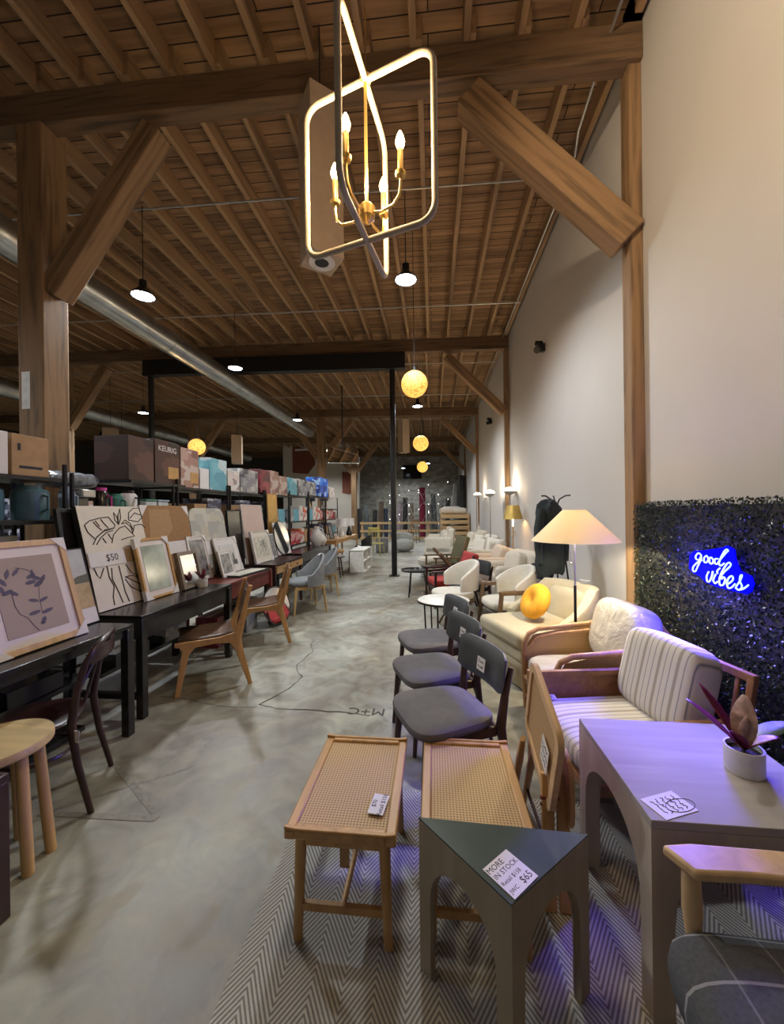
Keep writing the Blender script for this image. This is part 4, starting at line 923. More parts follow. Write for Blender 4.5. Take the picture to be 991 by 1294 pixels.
# crate with wrapped bundles
ct = thing('wooden_crate', 'big slatted pale wood crate against the right wall near the end wall', 'crate', (1.02, 19.2, 0))
for y in (-.6, .6):
    for k in range(5): M().box((0, y, .17+.27*k), (1.36, .03, .17)).build('slat', 'crate_wood', ct)
for x in (-.66, .66):
    for k in range(5): M().box((x, 0, .17+.27*k), (.03, 1.2, .17)).build('slat', 'crate_wood', ct)
for x in (-.64, .64):
    for y in (-.56, .56): M().box((x, y, .7), (.08, .08, 1.4)).build('corner_post', 'crate_wood', ct)
M().box((0, 0, .2), (1.25, 1.12, .1)).build('bottom', 'crate_wood', ct)
M().box((0, 0, 1.32), (1.3, 1.18, .04)).build('lid', 'crate_wood', ct)
for i, (x, y, r, L, mt) in enumerate(((-.35, -.25, .17, .7, 'peach_fabric'), (.2, -.2, .16, .75, 'cream_fabric'), (-.1, .2, .2, .9, 'plastic_wrapped_fabric'))):
    b = M().tube([(x-L/2, y-.05, 0), (x-L/3, y, 0), (x+L/3, y+.05, 0), (x+L/2, y, 0)], [r*.75, r, r*1.05, r*.7], 12).build('wrapped_bundle', mt); b.location = (1.02, 19.2, 1.34+r*1.05)
    tag(b, 'plastic wrapped '+('rosy fabric bundle at the left front', 'cream fabric bundle at the right front', 'large pale roll at the back')[i]+' on top of the slatted crate', 'bundle')
# low pallet barrier
pf = thing('pallet_barrier', 'low raw wood plank barrier in front of the standing rolls', 'barrier', (-1.6, 20.2, 0))
for z in (.12, .5, .92): M().box((0, 0, z), (4.6, .04, .11)).build('rail', 'crate_wood', pf)
for k in range(6): M().box((-2.2+.88*k, .05, .5 if k != 2 else .75), (.1, .05, 1.0 if k != 2 else 1.5)).build('upright', 'crate_wood', pf)
# standing rolled rugs
RG = [(-4.2, .14, 1.7, 'charcoal', 'charcoal'), (-3.8, .12, 1.9, 'slate', 'slate green'), (-3.4, .13, 1.6, 'charcoal', 'black'), (-3.05, .15, 2.1, 'brown', 'dark brown'), (-2.7, .12, 1.7, 'navy', 'navy'), (-2.35, .14, 2.4, 'taupe', 'taupe'), (-1.98, .13, 2.0, 'lilac', 'pale lilac'), (-1.62, .14, 2.3, 'charcoal', 'charcoal'),
      (-1.25, .12, 2.0, 'taupe', 'taupe grey'), (-.62, .17, 2.85, 'maroon', 'deep maroon'), (-.2, .13, 1.9, 'grey', 'grey'), (.1, .14, 2.5, 'slate', 'slate green'), (.42, .13, 2.1, 'grey', 'light grey'), (.72, .14, 2.2, 'charcoal', 'charcoal')]
for i, (x, r, h, mt, w) in enumerate(RG):
    pos = ['at the far left end', 'second from the left', 'third from the left', 'fourth from the left', 'fifth from the left', 'sixth from the left', 'left of the steel column', 'just right of the steel column', 'left of the maroon roll', 'tallest in the middle', 'right of the maroon roll', 'wide one before the fairy lights', 'beside the slate roll', 'next to the crate'][i]
    t = thing('rolled_rug', 'standing rolled rug, %s, %s of the end wall row' % (w, pos), 'rug', (x, 21.6+.12*(i % 3), 0), 0, 'rolled rugs standing at the end wall', rot=(random.uniform(-.07, -.02), random.uniform(-.06, .06), 0))
    M().tube([(0, 0, .02), (0, 0, h*.5), (0, 0, h)], [r, r*1.04, r*.97], 16).build('roll', 'rug_'+mt, t)
    M().tube([(0, 0, h), (0, 0, h+.015)], r*.45, 12).build('roll_core', 'rug_charcoal', t)
for i, (x, y, r, h, mt, w) in enumerate(((1.0, 20.9, .17, 3.0, 'grey', 'grey roll left'), (1.45, 20.6, .18, 3.4, 'charcoal', 'dark roll right'), (1.25, 22.3, .15, 2.4, 'taupe', 'taupe roll shortest'))):
    t = thing('rolled_rug', 'very tall plastic wrapped %s of those behind the slatted crate' % w, 'rug', (x, y, 0), 0, rot=(-.03, .08-.06*i, 0))
    M().tube([(0, 0, .02), (0, 0, h*.6), (0, 0, h)], [r, r*1.1, r*.9], 16).build('roll', 'rug_'+mt, t)
# fairy light strands with their bulbs over the rolls
fs_ = thing('fairy_lights', 'tangled string of white fairy lights hanging over the rolls at the end wall', 'fairy lights', (-.8, 21.1, 0))
m = M(); bb = []
for k in range(4):
    pts = [(-1.6+3.2*i/24, .1*math.sin(i+k), 1.1+k*.55+.35*math.sin(i*.9+k*1.7)) for i in range(25)]; m.tube(pts, .006, 4); bb += pts[::4]
m.build('wire', 'white_paint', fs_)
for p in bb: M().ball(p, .018, 8, 6).build('bulb', 'fairy_glow', fs_)
# poufs, yellow chair, black chair, white cabinet, stool
t = thing('cube_pouf', 'dark grey square pouf on the aisle left of the steel column', 'pouf', (-1.92, 14.2, 0)); M().box((0, 0, .26), (.42, .42, .50)).build('body', 'dark_pouf', t, bev=.05, seg=4); M().box((0, 0, .52), (.40, .40, .03)).build('top_panel', 'dark_pouf', t, bev=.01)
t = thing('bucket_chair', 'round pale grey boucle chair behind the steel column', 'armchair', (-1.15, 14.5, 0), face(.4, -1))
M().puff((0, 0, .25), (.80, .74, .46), .9, .7).build('seat', 'concrete_pouf', t); M().shell(.32, .30, .30, lambda u: .60+.14*math.cos(u*1.4), .18, 0, 180, (0, .04, 0)).build('wrap_back', 'concrete_pouf', t)
def simplechair(loc, rz, label, mt, h=.85, sh=.45, name='side_chair', w=.42):
    t = thing(name, label, 'chair', loc, rz)
    M().box((0, 0, sh-.015), (w, w, .03)).build('seat', mt, t, bev=.008)
    for s in (-1, 1):
        tapered((s*(w/2-.03), -w/2+.03, sh-.02), (s*(w/2), -w/2, 0), .018, .012, 'leg', mt, t); M().tube([(s*(w/2), w/2+.04, 0), (s*(w/2-.03), w/2-.03, sh), (s*(w/2-.02), w/2+.06, h)], [.012, .02, .014], 10).build('rear_leg', mt, t)
    M().panel(w, .12, .02, .03, (0, w/2+.05, h-.13), .15).build('top_rail', mt, t)
    for k in range(4): M().beam((-.13+.087*k, w/2-.01, sh), (-.13+.087*k, w/2+.05, h-.1), .014, .014).build('back_spindle', mt, t)
    return t
simplechair((-1.95, 13.0, 0), face(.2, 1), 'yellow green painted wooden chair beside the dark square pouf', 'yellow_wood', 1.0, .45)
simplechair((-.95, 18.3, 0), face(-.3, -1), 'brown wooden bar chair far down the aisle before the barrier', 'walnut_wood', 1.15, .7)
t = thing('shell_chair', 'black bucket chair on black sled legs behind the white cabinet', 'chair', (-2.2, 11.9, 0), face(-1, -.1))
M().shell(.25, .25, .44, lambda u: .62+.20*math.cos(u*1.5), .03, -10, 190, flare=.05).build('shell_back', 'black_paint', t); M().puff((0, -.02, .44), (.5, .5, .07), .7, .7).build('seat', 'black_paint', t)
for s in (-1, 1): M().tube([(s*.17, -.18, .42), (s*.22, -.22, .01), (s*.22, .22, .01), (s*.17, .18, .42)], .011, 8).build('sled_leg', 'black_metal', t)
ptag(t, (.0, .24, .80), (.6, 0, 0), .08, .05, ('$75',))
t = thing('cubby_cabinet', 'white open cubby cabinet standing at the left edge of the aisle', 'cabinet', (-1.89, 9.82, 0))
m = M(); w_, d_, h_ = .36, 1.15, .57
m.box((0, 0, .02), (w_, d_, .03)); m.box((0, 0, .29), (w_-.02, d_-.02, .02)); m.box((-w_/2+.01, 0, .29), (.02, d_, .55))
for y in (-d_/2+.01, .0, d_/2-.01): m.box((0, y, .29), (w_, .02, .54))
m.build('carcass', 'white_laminate', t); M().box((0, 0, h_-.012), (w_, d_, .024)).build('top', 'white_laminate', t)
t = thing('bar_stool', 'small black four legged wooden stool beside the white cabinet', 'stool', (-2.27, 8.75, 0))
M().lathe([(0, .47), (.2, .47), (.215, .485), (.2, .50), (0, .50)]).build('seat', 'espresso_wood', t)
for a in (45, 135, 225, 315): tapered((.12*math.cos(R(a)), .12*math.sin(R(a)), .47), (.19*math.cos(R(a)), .19*math.sin(R(a)), 0), .017, .013, 'leg', 'espresso_wood', t)
M().tube([(.155*math.cos(R(a)), .155*math.sin(R(a)), .2) for a in (45, 135, 225, 315)], .01, 6, True).build('foot_rail', 'espresso_wood', t)
t = thing('drum_table', 'round natural wood drum table behind the black stool', 'table', (-2.62, 9.42, 0))
M().lathe([(0, .50), (.36, .50), (.38, .52), (.38, .56), (.36, .575), (0, .575)], n=36).build('tabletop', 'warm_wood', t); M().lathe([(0, 0), (.2, 0), (.2, .5), (0, .5)]).build('drum_base', 'light_wood', t)

# ---------------------------------------------------------------- left hand desks
def desk(y0, y1, x0, x1, z, label, mt='black_paint', ap=.10, leg=.055, low=None, name='desk', lower_frame=False):
    t = thing(name, label, 'table', ((x0+x1)/2, (y0+y1)/2, 0)); w, L = x1-x0, y1-y0
    M().box((0, 0, z-.015), (w, L, .03)).build('tabletop', mt, t, bev=.004)
    m = M()
    for s in (-1, 1): m.box((s*(w/2-.03), 0, z-.03-ap/2), (.02, L-2*leg, ap)); m.box((0, s*(L/2-.03), z-.03-ap/2), (w-2*leg, .02, ap))
    m.build('apron', mt, t)
    for sx in (-1, 1):
        for sy in (-1, 1): M().box((sx*(w/2-leg/2), sy*(L/2-leg/2), (z-.03)/2), (leg, leg, z-.03)).build('leg', mt, t, bev=.003)
    if low:
        m = M()
        for lz in low: m.box((-w*.26, 0, lz), (w*.46, L-.03, .03))
        if len(low) == 1: m.build('lower_shelf', mt, t)
        else:
            for lz in low: M().box((-w*.26, 0, lz), (w*.46, L-.03, .03)).build('lower_shelf', mt, t)
    if lower_frame:
        for s in (-1, 1): M().box((0, s*(L/2-leg/2), .16), (w-2*leg, leg*.8, .04)).build('stretcher', mt, t)
    return t
desk(1.15, 2.44, -2.75, -2.06, .755, 'nearest black open frame desk holding the botanical print', ap=.05, low=[.03, .36])
desk(2.60, 3.86, -2.78, -2.13, .76, 'second black desk, under the line drawing canvas and cork board', ap=.15, low=[.30], lower_frame=True)
rc = desk(3.90, 5.05, -2.72, -2.20, .75, 'dark red painted console between the black desk and the drawer desk', 'red_paint', .16, .05, name='console_table')
dd = desk(5.32, 6.45, -2.80, -2.27, .76, 'dark topped desk with pale wood drawers under the pink canvas', 'espresso_wood', .05, .04)
for y in (-.28, .28):
    dr = M().box((.272, y, .67), (.02, .53, .10)).build('drawer', 'warm_wood_y', dd, bev=.003); M().box((.285, y, .67), (.01, .05, .02)).build('handle', 'black_metal', dr)
desk(6.62, 8.6, -2.82, -2.34, .78, 'long black desk beyond the oval mirror', ap=.14, leg=.05)
desk(9.9, 12.8, -3.12, -2.55, .77, 'pale wood topped desk with table lamps and vases', 'warm_wood_y', .08, .05)
# things stored underneath
for i, (x, y, z, w, L, h, mt, tx) in enumerate(((-2.58, 1.62, .375, .28, .36, .15, 'print_grey', 'grey printed flat carton on the shelf of the nearest black desk'), (-2.58, 2.12, .375, .28, .34, .11, 'black_paint', 'glossy black carton on the shelf of the nearest black desk, far end'),
      (-2.60, 2.92, .315, .26, .36, .10, 'black_paint', 'glossy black carton on the shelf of the second black desk'), (-2.60, 3.45, .315, .26, .3, .20, 'print_grey', 'black and white carton under the second black desk'), (-2.54, 4.3, 0, .26, .5, .34, 'print_maroon', 'dark red carton on the floor under the red console'), (-2.5, 4.75, 0, .3, .3, .4, 'print_grey', 'grey printed carton on the floor under the red console'))):
    t = thing('storage_box', tx, 'box', (x, y, z)); M().box((0, 0, h/2), (w, L, h)).build('carton', mt, t, bev=.004); M().box((0, 0, h+.001), (.05, L*.98, .002)).build('tape', 'card_tape', t)
for x, y, s in ((-2.585, 1.55, .155), (-2.585, 2.1, .15)):
    b = M().puff((0, 0, s*.75), (s*1.9, s*1.9, s*1.5), .8, .8).build('storage_bag', 'black_paint'); b.location = (x, y, .045)
    tag(b, 'black plastic bag on the floor shelf of the nearest desk, '+('near end' if y < 2 else 'far end'), 'bag')

# pictures: local X left to right, local -Y to the viewer; facing the aisle
def pic(name, label, cat, x, y0, y1, h, lean, frame, fw, th, z=.76, mat=None, matw=.05, art='art_paper', corners=True, rz=90, group=None):
    w = y1-y0
    t = thing(name, label, cat, (x, (y0+y1)/2, z), group=group, rot=(-R(lean), 0, R(rz)))
    if frame:
        m = M(); ring_ = ring([(-w/2, 0), (w/2, 0), (w/2, h), (-w/2, h)], [(-w/2+fw, fw), (w/2-fw, fw), (w/2-fw, h-fw), (-w/2+fw, h-fw)], (0, -th, 0)); ring_.build('frame', frame, t, bev=.002)
    M().box((0, -.004, h/2), (w-.006, .006, h-.006)).build('backing', 'cardboard', t, flat=True)
    iw, ih = w/2-fw, h/2-fw
    if mat:
        M().box((0, -th*.55, h/2), (2*iw+.002, .003, 2*ih+.002)).build('mat_board', mat, t, flat=True); iw -= matw; ih -= matw
    a = M().box((0, -th*.55-.003, h/2), (2*iw, .003, 2*ih)).build('artwork', art, t, flat=True)
    if corners and frame:
        c = min(.09, w*.22)
        for sx, sz in ((-1, 0), (1, 0), (-1, 1), (1, 1)):
            p = V((sx*w/2*1.01, 0, -.003 if not sz else h+.003)); k = 1 if not sz else -1
            M().prism([(p.x, p.z), (p.x-sx*c, p.z), (p.x, p.z+k*c)], (0, -th-.003, 0), (1, 0, 0), (0, 0, 1), (0, th+.004, 0)).build('corner_protector', 'white_card', t, flat=True)
    t['_h'] = h; del t['_h']
    return t, a, -th*.55-.0055, iw, ih
def stroke(a, pts, y, r=.002, mt='charcoal_line', name='drawn_line'):
    return M().tube([(p[0], y, p[1]) for p in pts], r, 5).build(name, mt, a)
def blob(m, cx, cz, a, b_, ang, y, n=12):
    c, s = math.cos(ang), math.sin(ang)
    m.prism([(cx+a*math.cos(k*2*PI/n)*c-b_*math.sin(k*2*PI/n)*s*(1-.5*abs(math.cos(k*2*PI/n))), cz+a*math.cos(k*2*PI/n)*s+b_*math.sin(k*2*PI/n)*c) for k in range(n)], (0, y, 0), t=(0, -.0006, 0))
# 1 botanical print
t, a, yy, iw, ih = pic('framed_print', 'large pale wood framed purple botanical print on the nearest desk', 'picture', -2.22, 1.70, 2.22, .62, 16, 'light_wood', .035, .03, .755, 'mat_board', .055)
m = M(); H2 = .31
for cx, cz, L, b_, an in ((-.10, .13, .03, .012, 1.2), (-.13, .09, .028, .012, -1), (-.145, .05, .03, .013, -1.2), (-.12, .03, .03, .012, .3), (-.09, .02, .026, .011, -.6), (-.055, .135, .028, .01, .7), (.02, .10, .028, .013, .3), (.045, .085, .028, .012, -.4), (.01, .065, .03, .012, .1), (.05, .05, .03, .014, .4), (.08, .075, .028, .012, .9), (.03, .12, .02, .009, 1.5), (.0, -.04, .028, .010, -.3), (.055, -.045, .028, .01, .3), (-.01, -.11, .033, .011, .1), (.06, -.115, .036, .011, .2), (.03, -.16, .018, .013, .8), (.02, -.175, .014, .01, 0)):
    blob(m, cx, H2+cz, L, b_, an, yy)
m.build('printed_leaves', 'art_leaf', a, flat=True)
stroke(a, [(-.10, H2+.02), (-.10, H2-.05), (-.085, H2-.10), (-.05, H2-.13), (-.035, H2-.17), (-.01, H2-.215)], yy, .0016, 'art_leaf', 'printed_stem')
stroke(a, [(-.05, H2+.16), (.0, H2+.145), (.03, H2+.12)], yy, .0016, 'art_leaf', 'printed_stem'); stroke(a, [(.03, H2-.12), (.035, H2-.03), (.05, H2+.05)], yy, .001, 'art_leaf', 'printed_stem')

# 2 landscape
t, a, yy, iw, ih = pic('framed_print', 'narrow field and sky landscape picture behind the botanical print', 'picture', -2.36, 2.06, 2.47, .53, 15, 'black_frame', .006, .02, .755, None, 0, 'field_sky', False)
M().box((0, yy, .20), (2*iw, .001, .18)).build('printed_field', 'field_gold', a, flat=True)
m = M(); m.prism([(-iw, .285), (iw, .285), (iw, .345), (.12, .335), (.06, .31), (-iw, .30)], (0, yy-.0005, 0), t=(0, -.0006, 0)); m.build('printed_trees', 'field_tree', a, flat=True)
M().box((0, yy-.001, .055), (2*iw, .001, .105)).build('paper_label', 'white_card', t, flat=True)
# 3 canvas with line drawing
t, a, yy, iw, ih = pic('canvas_art', 'tall white canvas with bold black line drawing of fruit and leaves', 'picture', -2.54, 2.64, 3.27, .83, 13, None, 0, .045, .76, None, 0, 'canvas_white', False)
M().box((0, -.0, .415), (.63, .034, .83)).build('canvas_box', 'black_frame', t)
CS = [[(75,255),(110,215),(180,190),(250,180),(300,255),(285,280),(220,295),(180,340),(150,380),(100,320),(75,255)],[(135,225),(160,260),(195,300)],[(190,200),(215,240),(245,280)],[(150,215),(180,265)],[(135,430),(160,360),(210,310),(290,280)],[(158,430),(185,370),(230,320),(280,300)],[(200,370),(225,415)],[(240,330),(265,380)],
 [(265,415),(280,340),(330,280),(380,260),(420,310),(450,350),(390,365),(340,385)],[(330,250),(300,210),(295,140),(320,180),(325,240)],[(330,240),(350,190),(350,105),(330,160),(325,240)],[(415,200),(425,140),(470,100),(530,95),(545,180),(500,220),(415,205)],[(430,190),(480,140),(540,160)],[(445,310),(460,255),(520,240),(560,270)],[(440,330),(430,270),(390,230),(350,240)],[(360,230),(385,205),(425,235),(445,290)],
 [(225,620),(240,720),(270,800),(265,900),(275,970)],[(255,640),(260,740),(300,860),(325,950)],[(305,620),(320,720),(340,850),(365,940)],[(145,640),(165,700),(185,730),(205,640)],[(345,720),(400,705),(460,740),(520,810),(565,865)],[(345,740),(380,810),(430,840),(500,880)],[(350,720),(440,780),(555,860)],[(355,605),(390,680),(450,715),(520,780),(560,850)]]
def cmap(p):
    x, y = p; xl = 20+(y-93)*175/937; xr = 530+(y-93)*45/790; u = (x-xl)/(xr-xl); v = (y-93)/(937-150*u)
    return ((u-.5)*.62, .82*(1-v))
for st in CS: stroke(a, [cmap(p) for p in st], yy-.001, .0042)
M().box((-.06, yy-.005, .40), (.50, .003, .115)).build('paper_band', 'white_card', t, flat=True); M().box((.12, yy-.007, .40), (.17, .002, .115)).build('band_patch', 'card_tape', t, flat=True)
text('$50', .08, 'ink', t, (-.10, yy-.0075, .40), (PI/2, 0, 0), ext=.0002)
t, a, yy, iw, ih = pic('canvas_art', 'black sided canvas leaning behind the fruit line drawing', 'picture', -2.66, 2.54, 3.1, .80, 9, 'black_frame', .03, .03, .76, None, 0, 'black_paint', False)
# 4 cork board, 5 marble board
def archboard(label, x, y0, y1, h, lean, mt, r=.10):
    w = y1-y0; t = thing('pin_board', label, 'board', (x, (y0+y1)/2, .76), rot=(-R(lean), 0, R(90)))
    P_ = [(-w/2, 0), (w/2, 0)]+arc(w/2-r, h-r, r, 0, 90, 6)+arc(-w/2+r, h-r, r, 90, 180, 6)
    M().prism(P_, t=(0, -.02, 0)).build('board', mt, t); return t, w, h
t, w, h = archboard('brown cork board with clipped corners and paper label behind the gold frame', -2.64, 3.34, 4.04, .84, 9, 'cork')
M().prism([(-.28, .52), (-.12, .44), (.06, .60), (.04, .80), (-.24, .80)], (0, -.0205, 0), t=(0, -.001, 0)).build('colour_patch', 'cork_pale', t, flat=True)
M().box((.05, -.0225, .40), (.5, .002, .13)).build('paper_label', 'white_card', t, flat=True)
for s in (-1, 1): M().prism([(s*.35, .84), (s*.25, .84), (s*.35, .72)], (0, -.021, 0), t=(0, .025, 0)).build('corner_protector', 'white_card', t, flat=True)
t, w, h = archboard('grey and white marbled board with rounded top beside the cork board', -2.66, 4.08, 4.80, .82, 9, 'marble_art', .12)
M().box((.0, -.0225, .34), (.3, .002, .16)).build('paper_label', 'white_card', t, flat=True)
pic('framed_print', 'gold framed green abstract print with white corner protectors on the second desk', 'picture', -2.46, 3.03, 3.44, .54, 13, 'gold_frame', .022, .03, .76, 'mat_board', .045, 'green_print')
pic('framed_mirror', 'small mirror in a deep grey wood frame beside the gold framed print', 'mirror', -2.44, 3.48, 3.80, .37, 13, 'grey_wood_frame', .035, .045, .76, None, 0, 'mirror_glass', False)
t, a, yy, iw, ih = pic('framed_print', 'tall white framed floral print behind the small potted plant', 'picture', -2.60, 3.92, 4.26, .50, 12, 'white_paint', .012, .02, .76, 'mat_board', .03, 'photo_print')
t, a, yy, iw, ih = pic('framed_print', 'white framed photo of dark figures leaning on the red console', 'picture', -2.56, 4.40, 4.92, .46, 16, 'white_paint', .018, .02, .752, 'white_card', .075, 'photo_sky')
m = M()
for k in range(6):
    x_ = -.12+.045*k; hh = .09+.05*((k*7) % 3)/2; m.prism([(x_-.018, .10), (x_+.018, .10), (x_+.016, .10+hh), (x_, .115+hh), (x_-.016, .10+hh)], (0, yy, 0), t=(0, -.0008, 0))
m.prism([(-iw, .095), (iw, .095), (iw, .16), (-iw, .12)], (0, yy, 0), t=(0, -.0008, 0)); m.build('printed_figures', 'photo_dark', a, flat=True)
pic('framed_print', 'small white framed photo tucked in front of the dark figures photo', 'picture', -2.44, 4.22, 4.50, .32, 14, 'white_paint', .015, .02, .752, 'white_card', .03, 'photo_print', False)
t = thing('framed_print', 'black framed print lying flat on the red console', 'picture', (-2.36, 4.62, .752), R(84))
ring([(-.34, -.14), (.34, -.14), (.34, .14), (-.34, .14)], [(-.32, -.12), (.32, -.12), (.32, .12), (-.32, .12)], (0, 0, .022), u=(1, 0, 0), v=(0, 1, 0)).build('frame', 'black_frame', t); M().box((0, 0, .012), (.64, .24, .006)).build('artwork', 'map_print', t)
t, a, yy, iw, ih = pic('framed_print', 'pale framed pencil sketch print in front of the pink canvas', 'picture', -2.58, 5.33, 5.93, .48, 12, 'white_paint', .014, .03, .76, 'canvas_white', .07, 'map_print')
for k in range(9): stroke(a, [(random.uniform(-iw, iw)*.8, .24+random.uniform(-ih, ih)*.8) for _ in range(4)], yy, .0012)
pic('canvas_art', 'blank pale pink canvas rising behind the pencil sketch', 'picture', -2.72, 5.34, 6.02, .88, 7, 'white_paint', .008, .03, .76, None, 0, 'pink_canvas', False)
pic('canvas_art', 'black canvas standing left of the pale pink canvas', 'picture', -2.74, 4.93, 5.30, .80, 5, 'black_frame', .01, .03, .753, None, 0, 'black_paint', False)
pic('framed_print', 'thin framed map stacked edge on between pink canvas and oval mirror', 'picture', -2.62, 6.05, 6.22, .42, 12, 'black_frame', .01, .02, .76, 'white_card', .02, 'photo_print', False)
pic('framed_mirror', 'tall narrow gold mirror panel standing behind the oval mirror', 'mirror', -2.78, 6.25, 6.65, 1.08, 2, 'gold_frame', .01, .02, .76, None, 0, 'brass', False)
t = thing('oval_mirror', 'frameless oval mirror with white card backing beyond the sketch print', 'mirror', (-2.58, 6.45, .79), rot=(-R(12), 0, R(84)))
M().prism([(.24*math.cos(k*PI/18), .29+.29*math.sin(k*PI/18)) for k in range(36)], t=(0, -.012, 0)).build('mirror_disc', 'mirror_glass', t); M().box((.03, .012, .28), (.46, .012, .56)).build('backing_card', 'white_card', t)
M().prism([(.255*math.cos(k*PI/18), .29+.305*math.sin(k*PI/18)) for k in range(36)], (0, .004, 0), t=(0, -.010, 0)).build('rim', 'black_frame', t)
plant((-2.36, 3.70, .76), 'small white pot with maroon leaves on the second desk', .052, .085,
      [((-.2, -.8, .9), .13, .05, 0, 'leaf_maroon'), ((0, .5, 1.1), .12, .045, 0, 'leaf_maroon'), ((.2, .9, .9), .13, .04, .1, 'leaf_green'), ((.5, -.3, 1), .09, .04, .1, 'leaf_maroon')])
t = thing('round_mirror', 'round black rimmed mirror leaning on the floor behind the second leather chair', 'mirror', (-2.06, 4.98, .01), rot=(-R(16), 0, R(72)))
M().prism([(.25*math.cos(k*PI/18), .25+.25*math.sin(k*PI/18)) for k in range(36)], t=(0, -.01, 0)).build('mirror_disc', 'mirror_glass', t)
M().tube([(.252*math.cos(k*PI/18), -.005, .252+.252*math.sin(k*PI/18)) for k in range(36)], .010, 8, True).build('rim', 'black_frame', t)

# ---------------------------------------------------------------- left hand seats
def leather_chair(loc, rz, label):
    t = thing('leather_chair', label, 'chair', loc, rz, 'leather and pale wood chairs at the desks')
    for s in (-1, 1):
        x = s*.235
        M().prism([(-.27, .405), (-.27, .44), (.06, .445), (.19, .47), (.235, .60), (.305, .87), (.34, .865), (.275, .58), (.235, .42), (.33, 0), (.295, 0), (.20, .30), (.15, .385), (.02, .395), (-.12, .385), (-.165, .33), (-.235, 0), (-.275, 0), (-.215, .37), (-.235, .40)], (x-.014, 0, 0), (0, 1, 0), (0, 0, 1), (.028, 0, 0)).build('side_frame', 'warm_wood', t, bev=.006)
    m = M(); m.beam((-.23, -.2, .405), (.23, -.2, .405), .022, .035); m.beam((-.23, .17, .42), (.23, .17, .42), .022, .035); m.build('cross_rail', 'warm_wood_y', t, bev=.003)
    M().add([(x, y, z-.022*(1-(x/.22)**2)) for y, z in ((-.25, .455), (-.1, .455), (.05, .455), (.18, .475)) for x in (-.22, -.11, 0, .11, .22)], [(j*5+i, j*5+i+1, j*5+i+6, j*5+i+5) for j in range(3) for i in range(4)])
    sm = M().add([(x, y, z-.022*(1-(x/.22)**2)) for y, z in ((-.25, .452), (-.1, .455), (.05, .458), (.18, .478)) for x in (-.22, -.11, 0, .11, .22)], [(j*5+i, j*5+i+1, j*5+i+6, j*5+i+5) for j in range(3) for i in range(4)]).build('seat', 'brown_leather', t)
    sd = sm.modifiers.new('thickness', 'SOLIDIFY'); sd.thickness = .012
    M().panel(.44, .29, .014, -.0, (0, .255, .565), .24).build('backrest', 'brown_leather', t)
    ptag(t, (.13, .303, .79), (PI/2-.24, 0, PI), .05, .05, ('$99',))
    return t
lch = leather_chair((-2.02, 3.28, 0), face(-.83, -.52), 'nearer brown leather and pale wood chair pulled up to the second black desk')
dup(lch, (-2.05, 4.38, 0), face(-.90, -.42), 'farther brown leather and pale wood chair pulled up to the red console')
def tub_chair(loc, rz, label):
    t = thing('tub_chair', label, 'chair', loc, rz, 'blue grey upholstered tub chairs')
    M().puff((0, -.05, .455), (.50, .48, .11), .6, .6, n=32).build('seat', 'blue_grey_fabric', t)
    M().shell(.255, .25, .40, lambda u: .58+.29*(math.cos(min(1, abs(u)*1.12)*PI/2))**1.2, .045, -12, 192, (0, 0, 0), flare=.10).build('wrap_back', 'blue_grey_fabric', t)
    m = M()
    for s in (-1, 1): m.beam((s*.21, -.22, .385), (s*.20, .2, .385), .025, .05); m.beam((-.22, s*.21, .385), (.22, s*.21, .385), .025, .05)
    m.build('seat_frame', 'stool_leg_wood', t, bev=.004)
    for sx in (-1, 1):
        for sy in (-1, 1): tapered((sx*.20, sy*.205, .40), (sx*.235, sy*.25, 0), .023, .013, 'leg', 'stool_leg_wood', t)
    ptag(t, (0, .23, .855), (.5, 0, 0), .07, .05, ('$85',))
    return t
tc = tub_chair((-1.97, 5.74, 0), face(-.8, -.6), 'nearer blue grey tub chair on tapered wooden legs at the drawer desk')
dup(tc, (-2.05, 6.85, 0), face(-.85, -.5), 'farther blue grey tub chair, mostly hidden behind the nearer one')
# dark bentwood chair
t = thing('bentwood_chair', 'dark brown bentwood chair with small white tag at the nearest black desk', 'chair', (-2.07, 1.80, 0), face(-.85, -.5))
M().puff((0, -.02, .445), (.42, .42, .035), .75, .8, n=36).build('seat', 'espresso_wood', t)
hoop = [(-.20, .27, 0), (-.19, .215, .25), (-.185, .19, .45), (-.19, .215, .62), (-.20, .255, .76), (-.16, .285, .82), (-.07, .31, .845), (.07, .31, .845), (.16, .285, .82), (.20, .255, .76), (.19, .215, .62), (.185, .19, .45), (.19, .215, .25), (.20, .27, 0)]
M().tube(hoop, [.014, .017, .02, .017, .015, .015, .015, .015, .015, .015, .017, .02, .017, .014], 10).build('back_hoop', 'espresso_wood', t)
M().panel(.36, .085, .02, .05, (0, .315, .735), .1).build('top_rail', 'espresso_wood', t)
M().tube([(-.10, .17, .45), (-.13, .20, .58), (-.06, .235, .68), (0, .26, .74)], .009, 8).build('back_curve', 'espresso_wood', t); M().tube([(.10, .17, .45), (.13, .20, .58), (.06, .235, .68), (0, .26, .74)], .009, 8).build('back_curve', 'espresso_wood', t)
for s in (-1, 1): tapered((s*.16, -.16, .43), (s*.19, -.21, 0), .018, .013, 'leg', 'espresso_wood', t)
M().tube([(.15*math.cos(k*PI/12), -.0+.15*math.sin(k*PI/12), .27) for k in range(24)], .009, 7, True).build('ring_stretcher', 'espresso_wood', t)
c = M().box((0, 0, 0), (.03, .002, .06)).build('price_label', 'white_card', t, flat=True); c.location = (.205, .215, .40); c.rotation_euler = (0, .1, R(60))
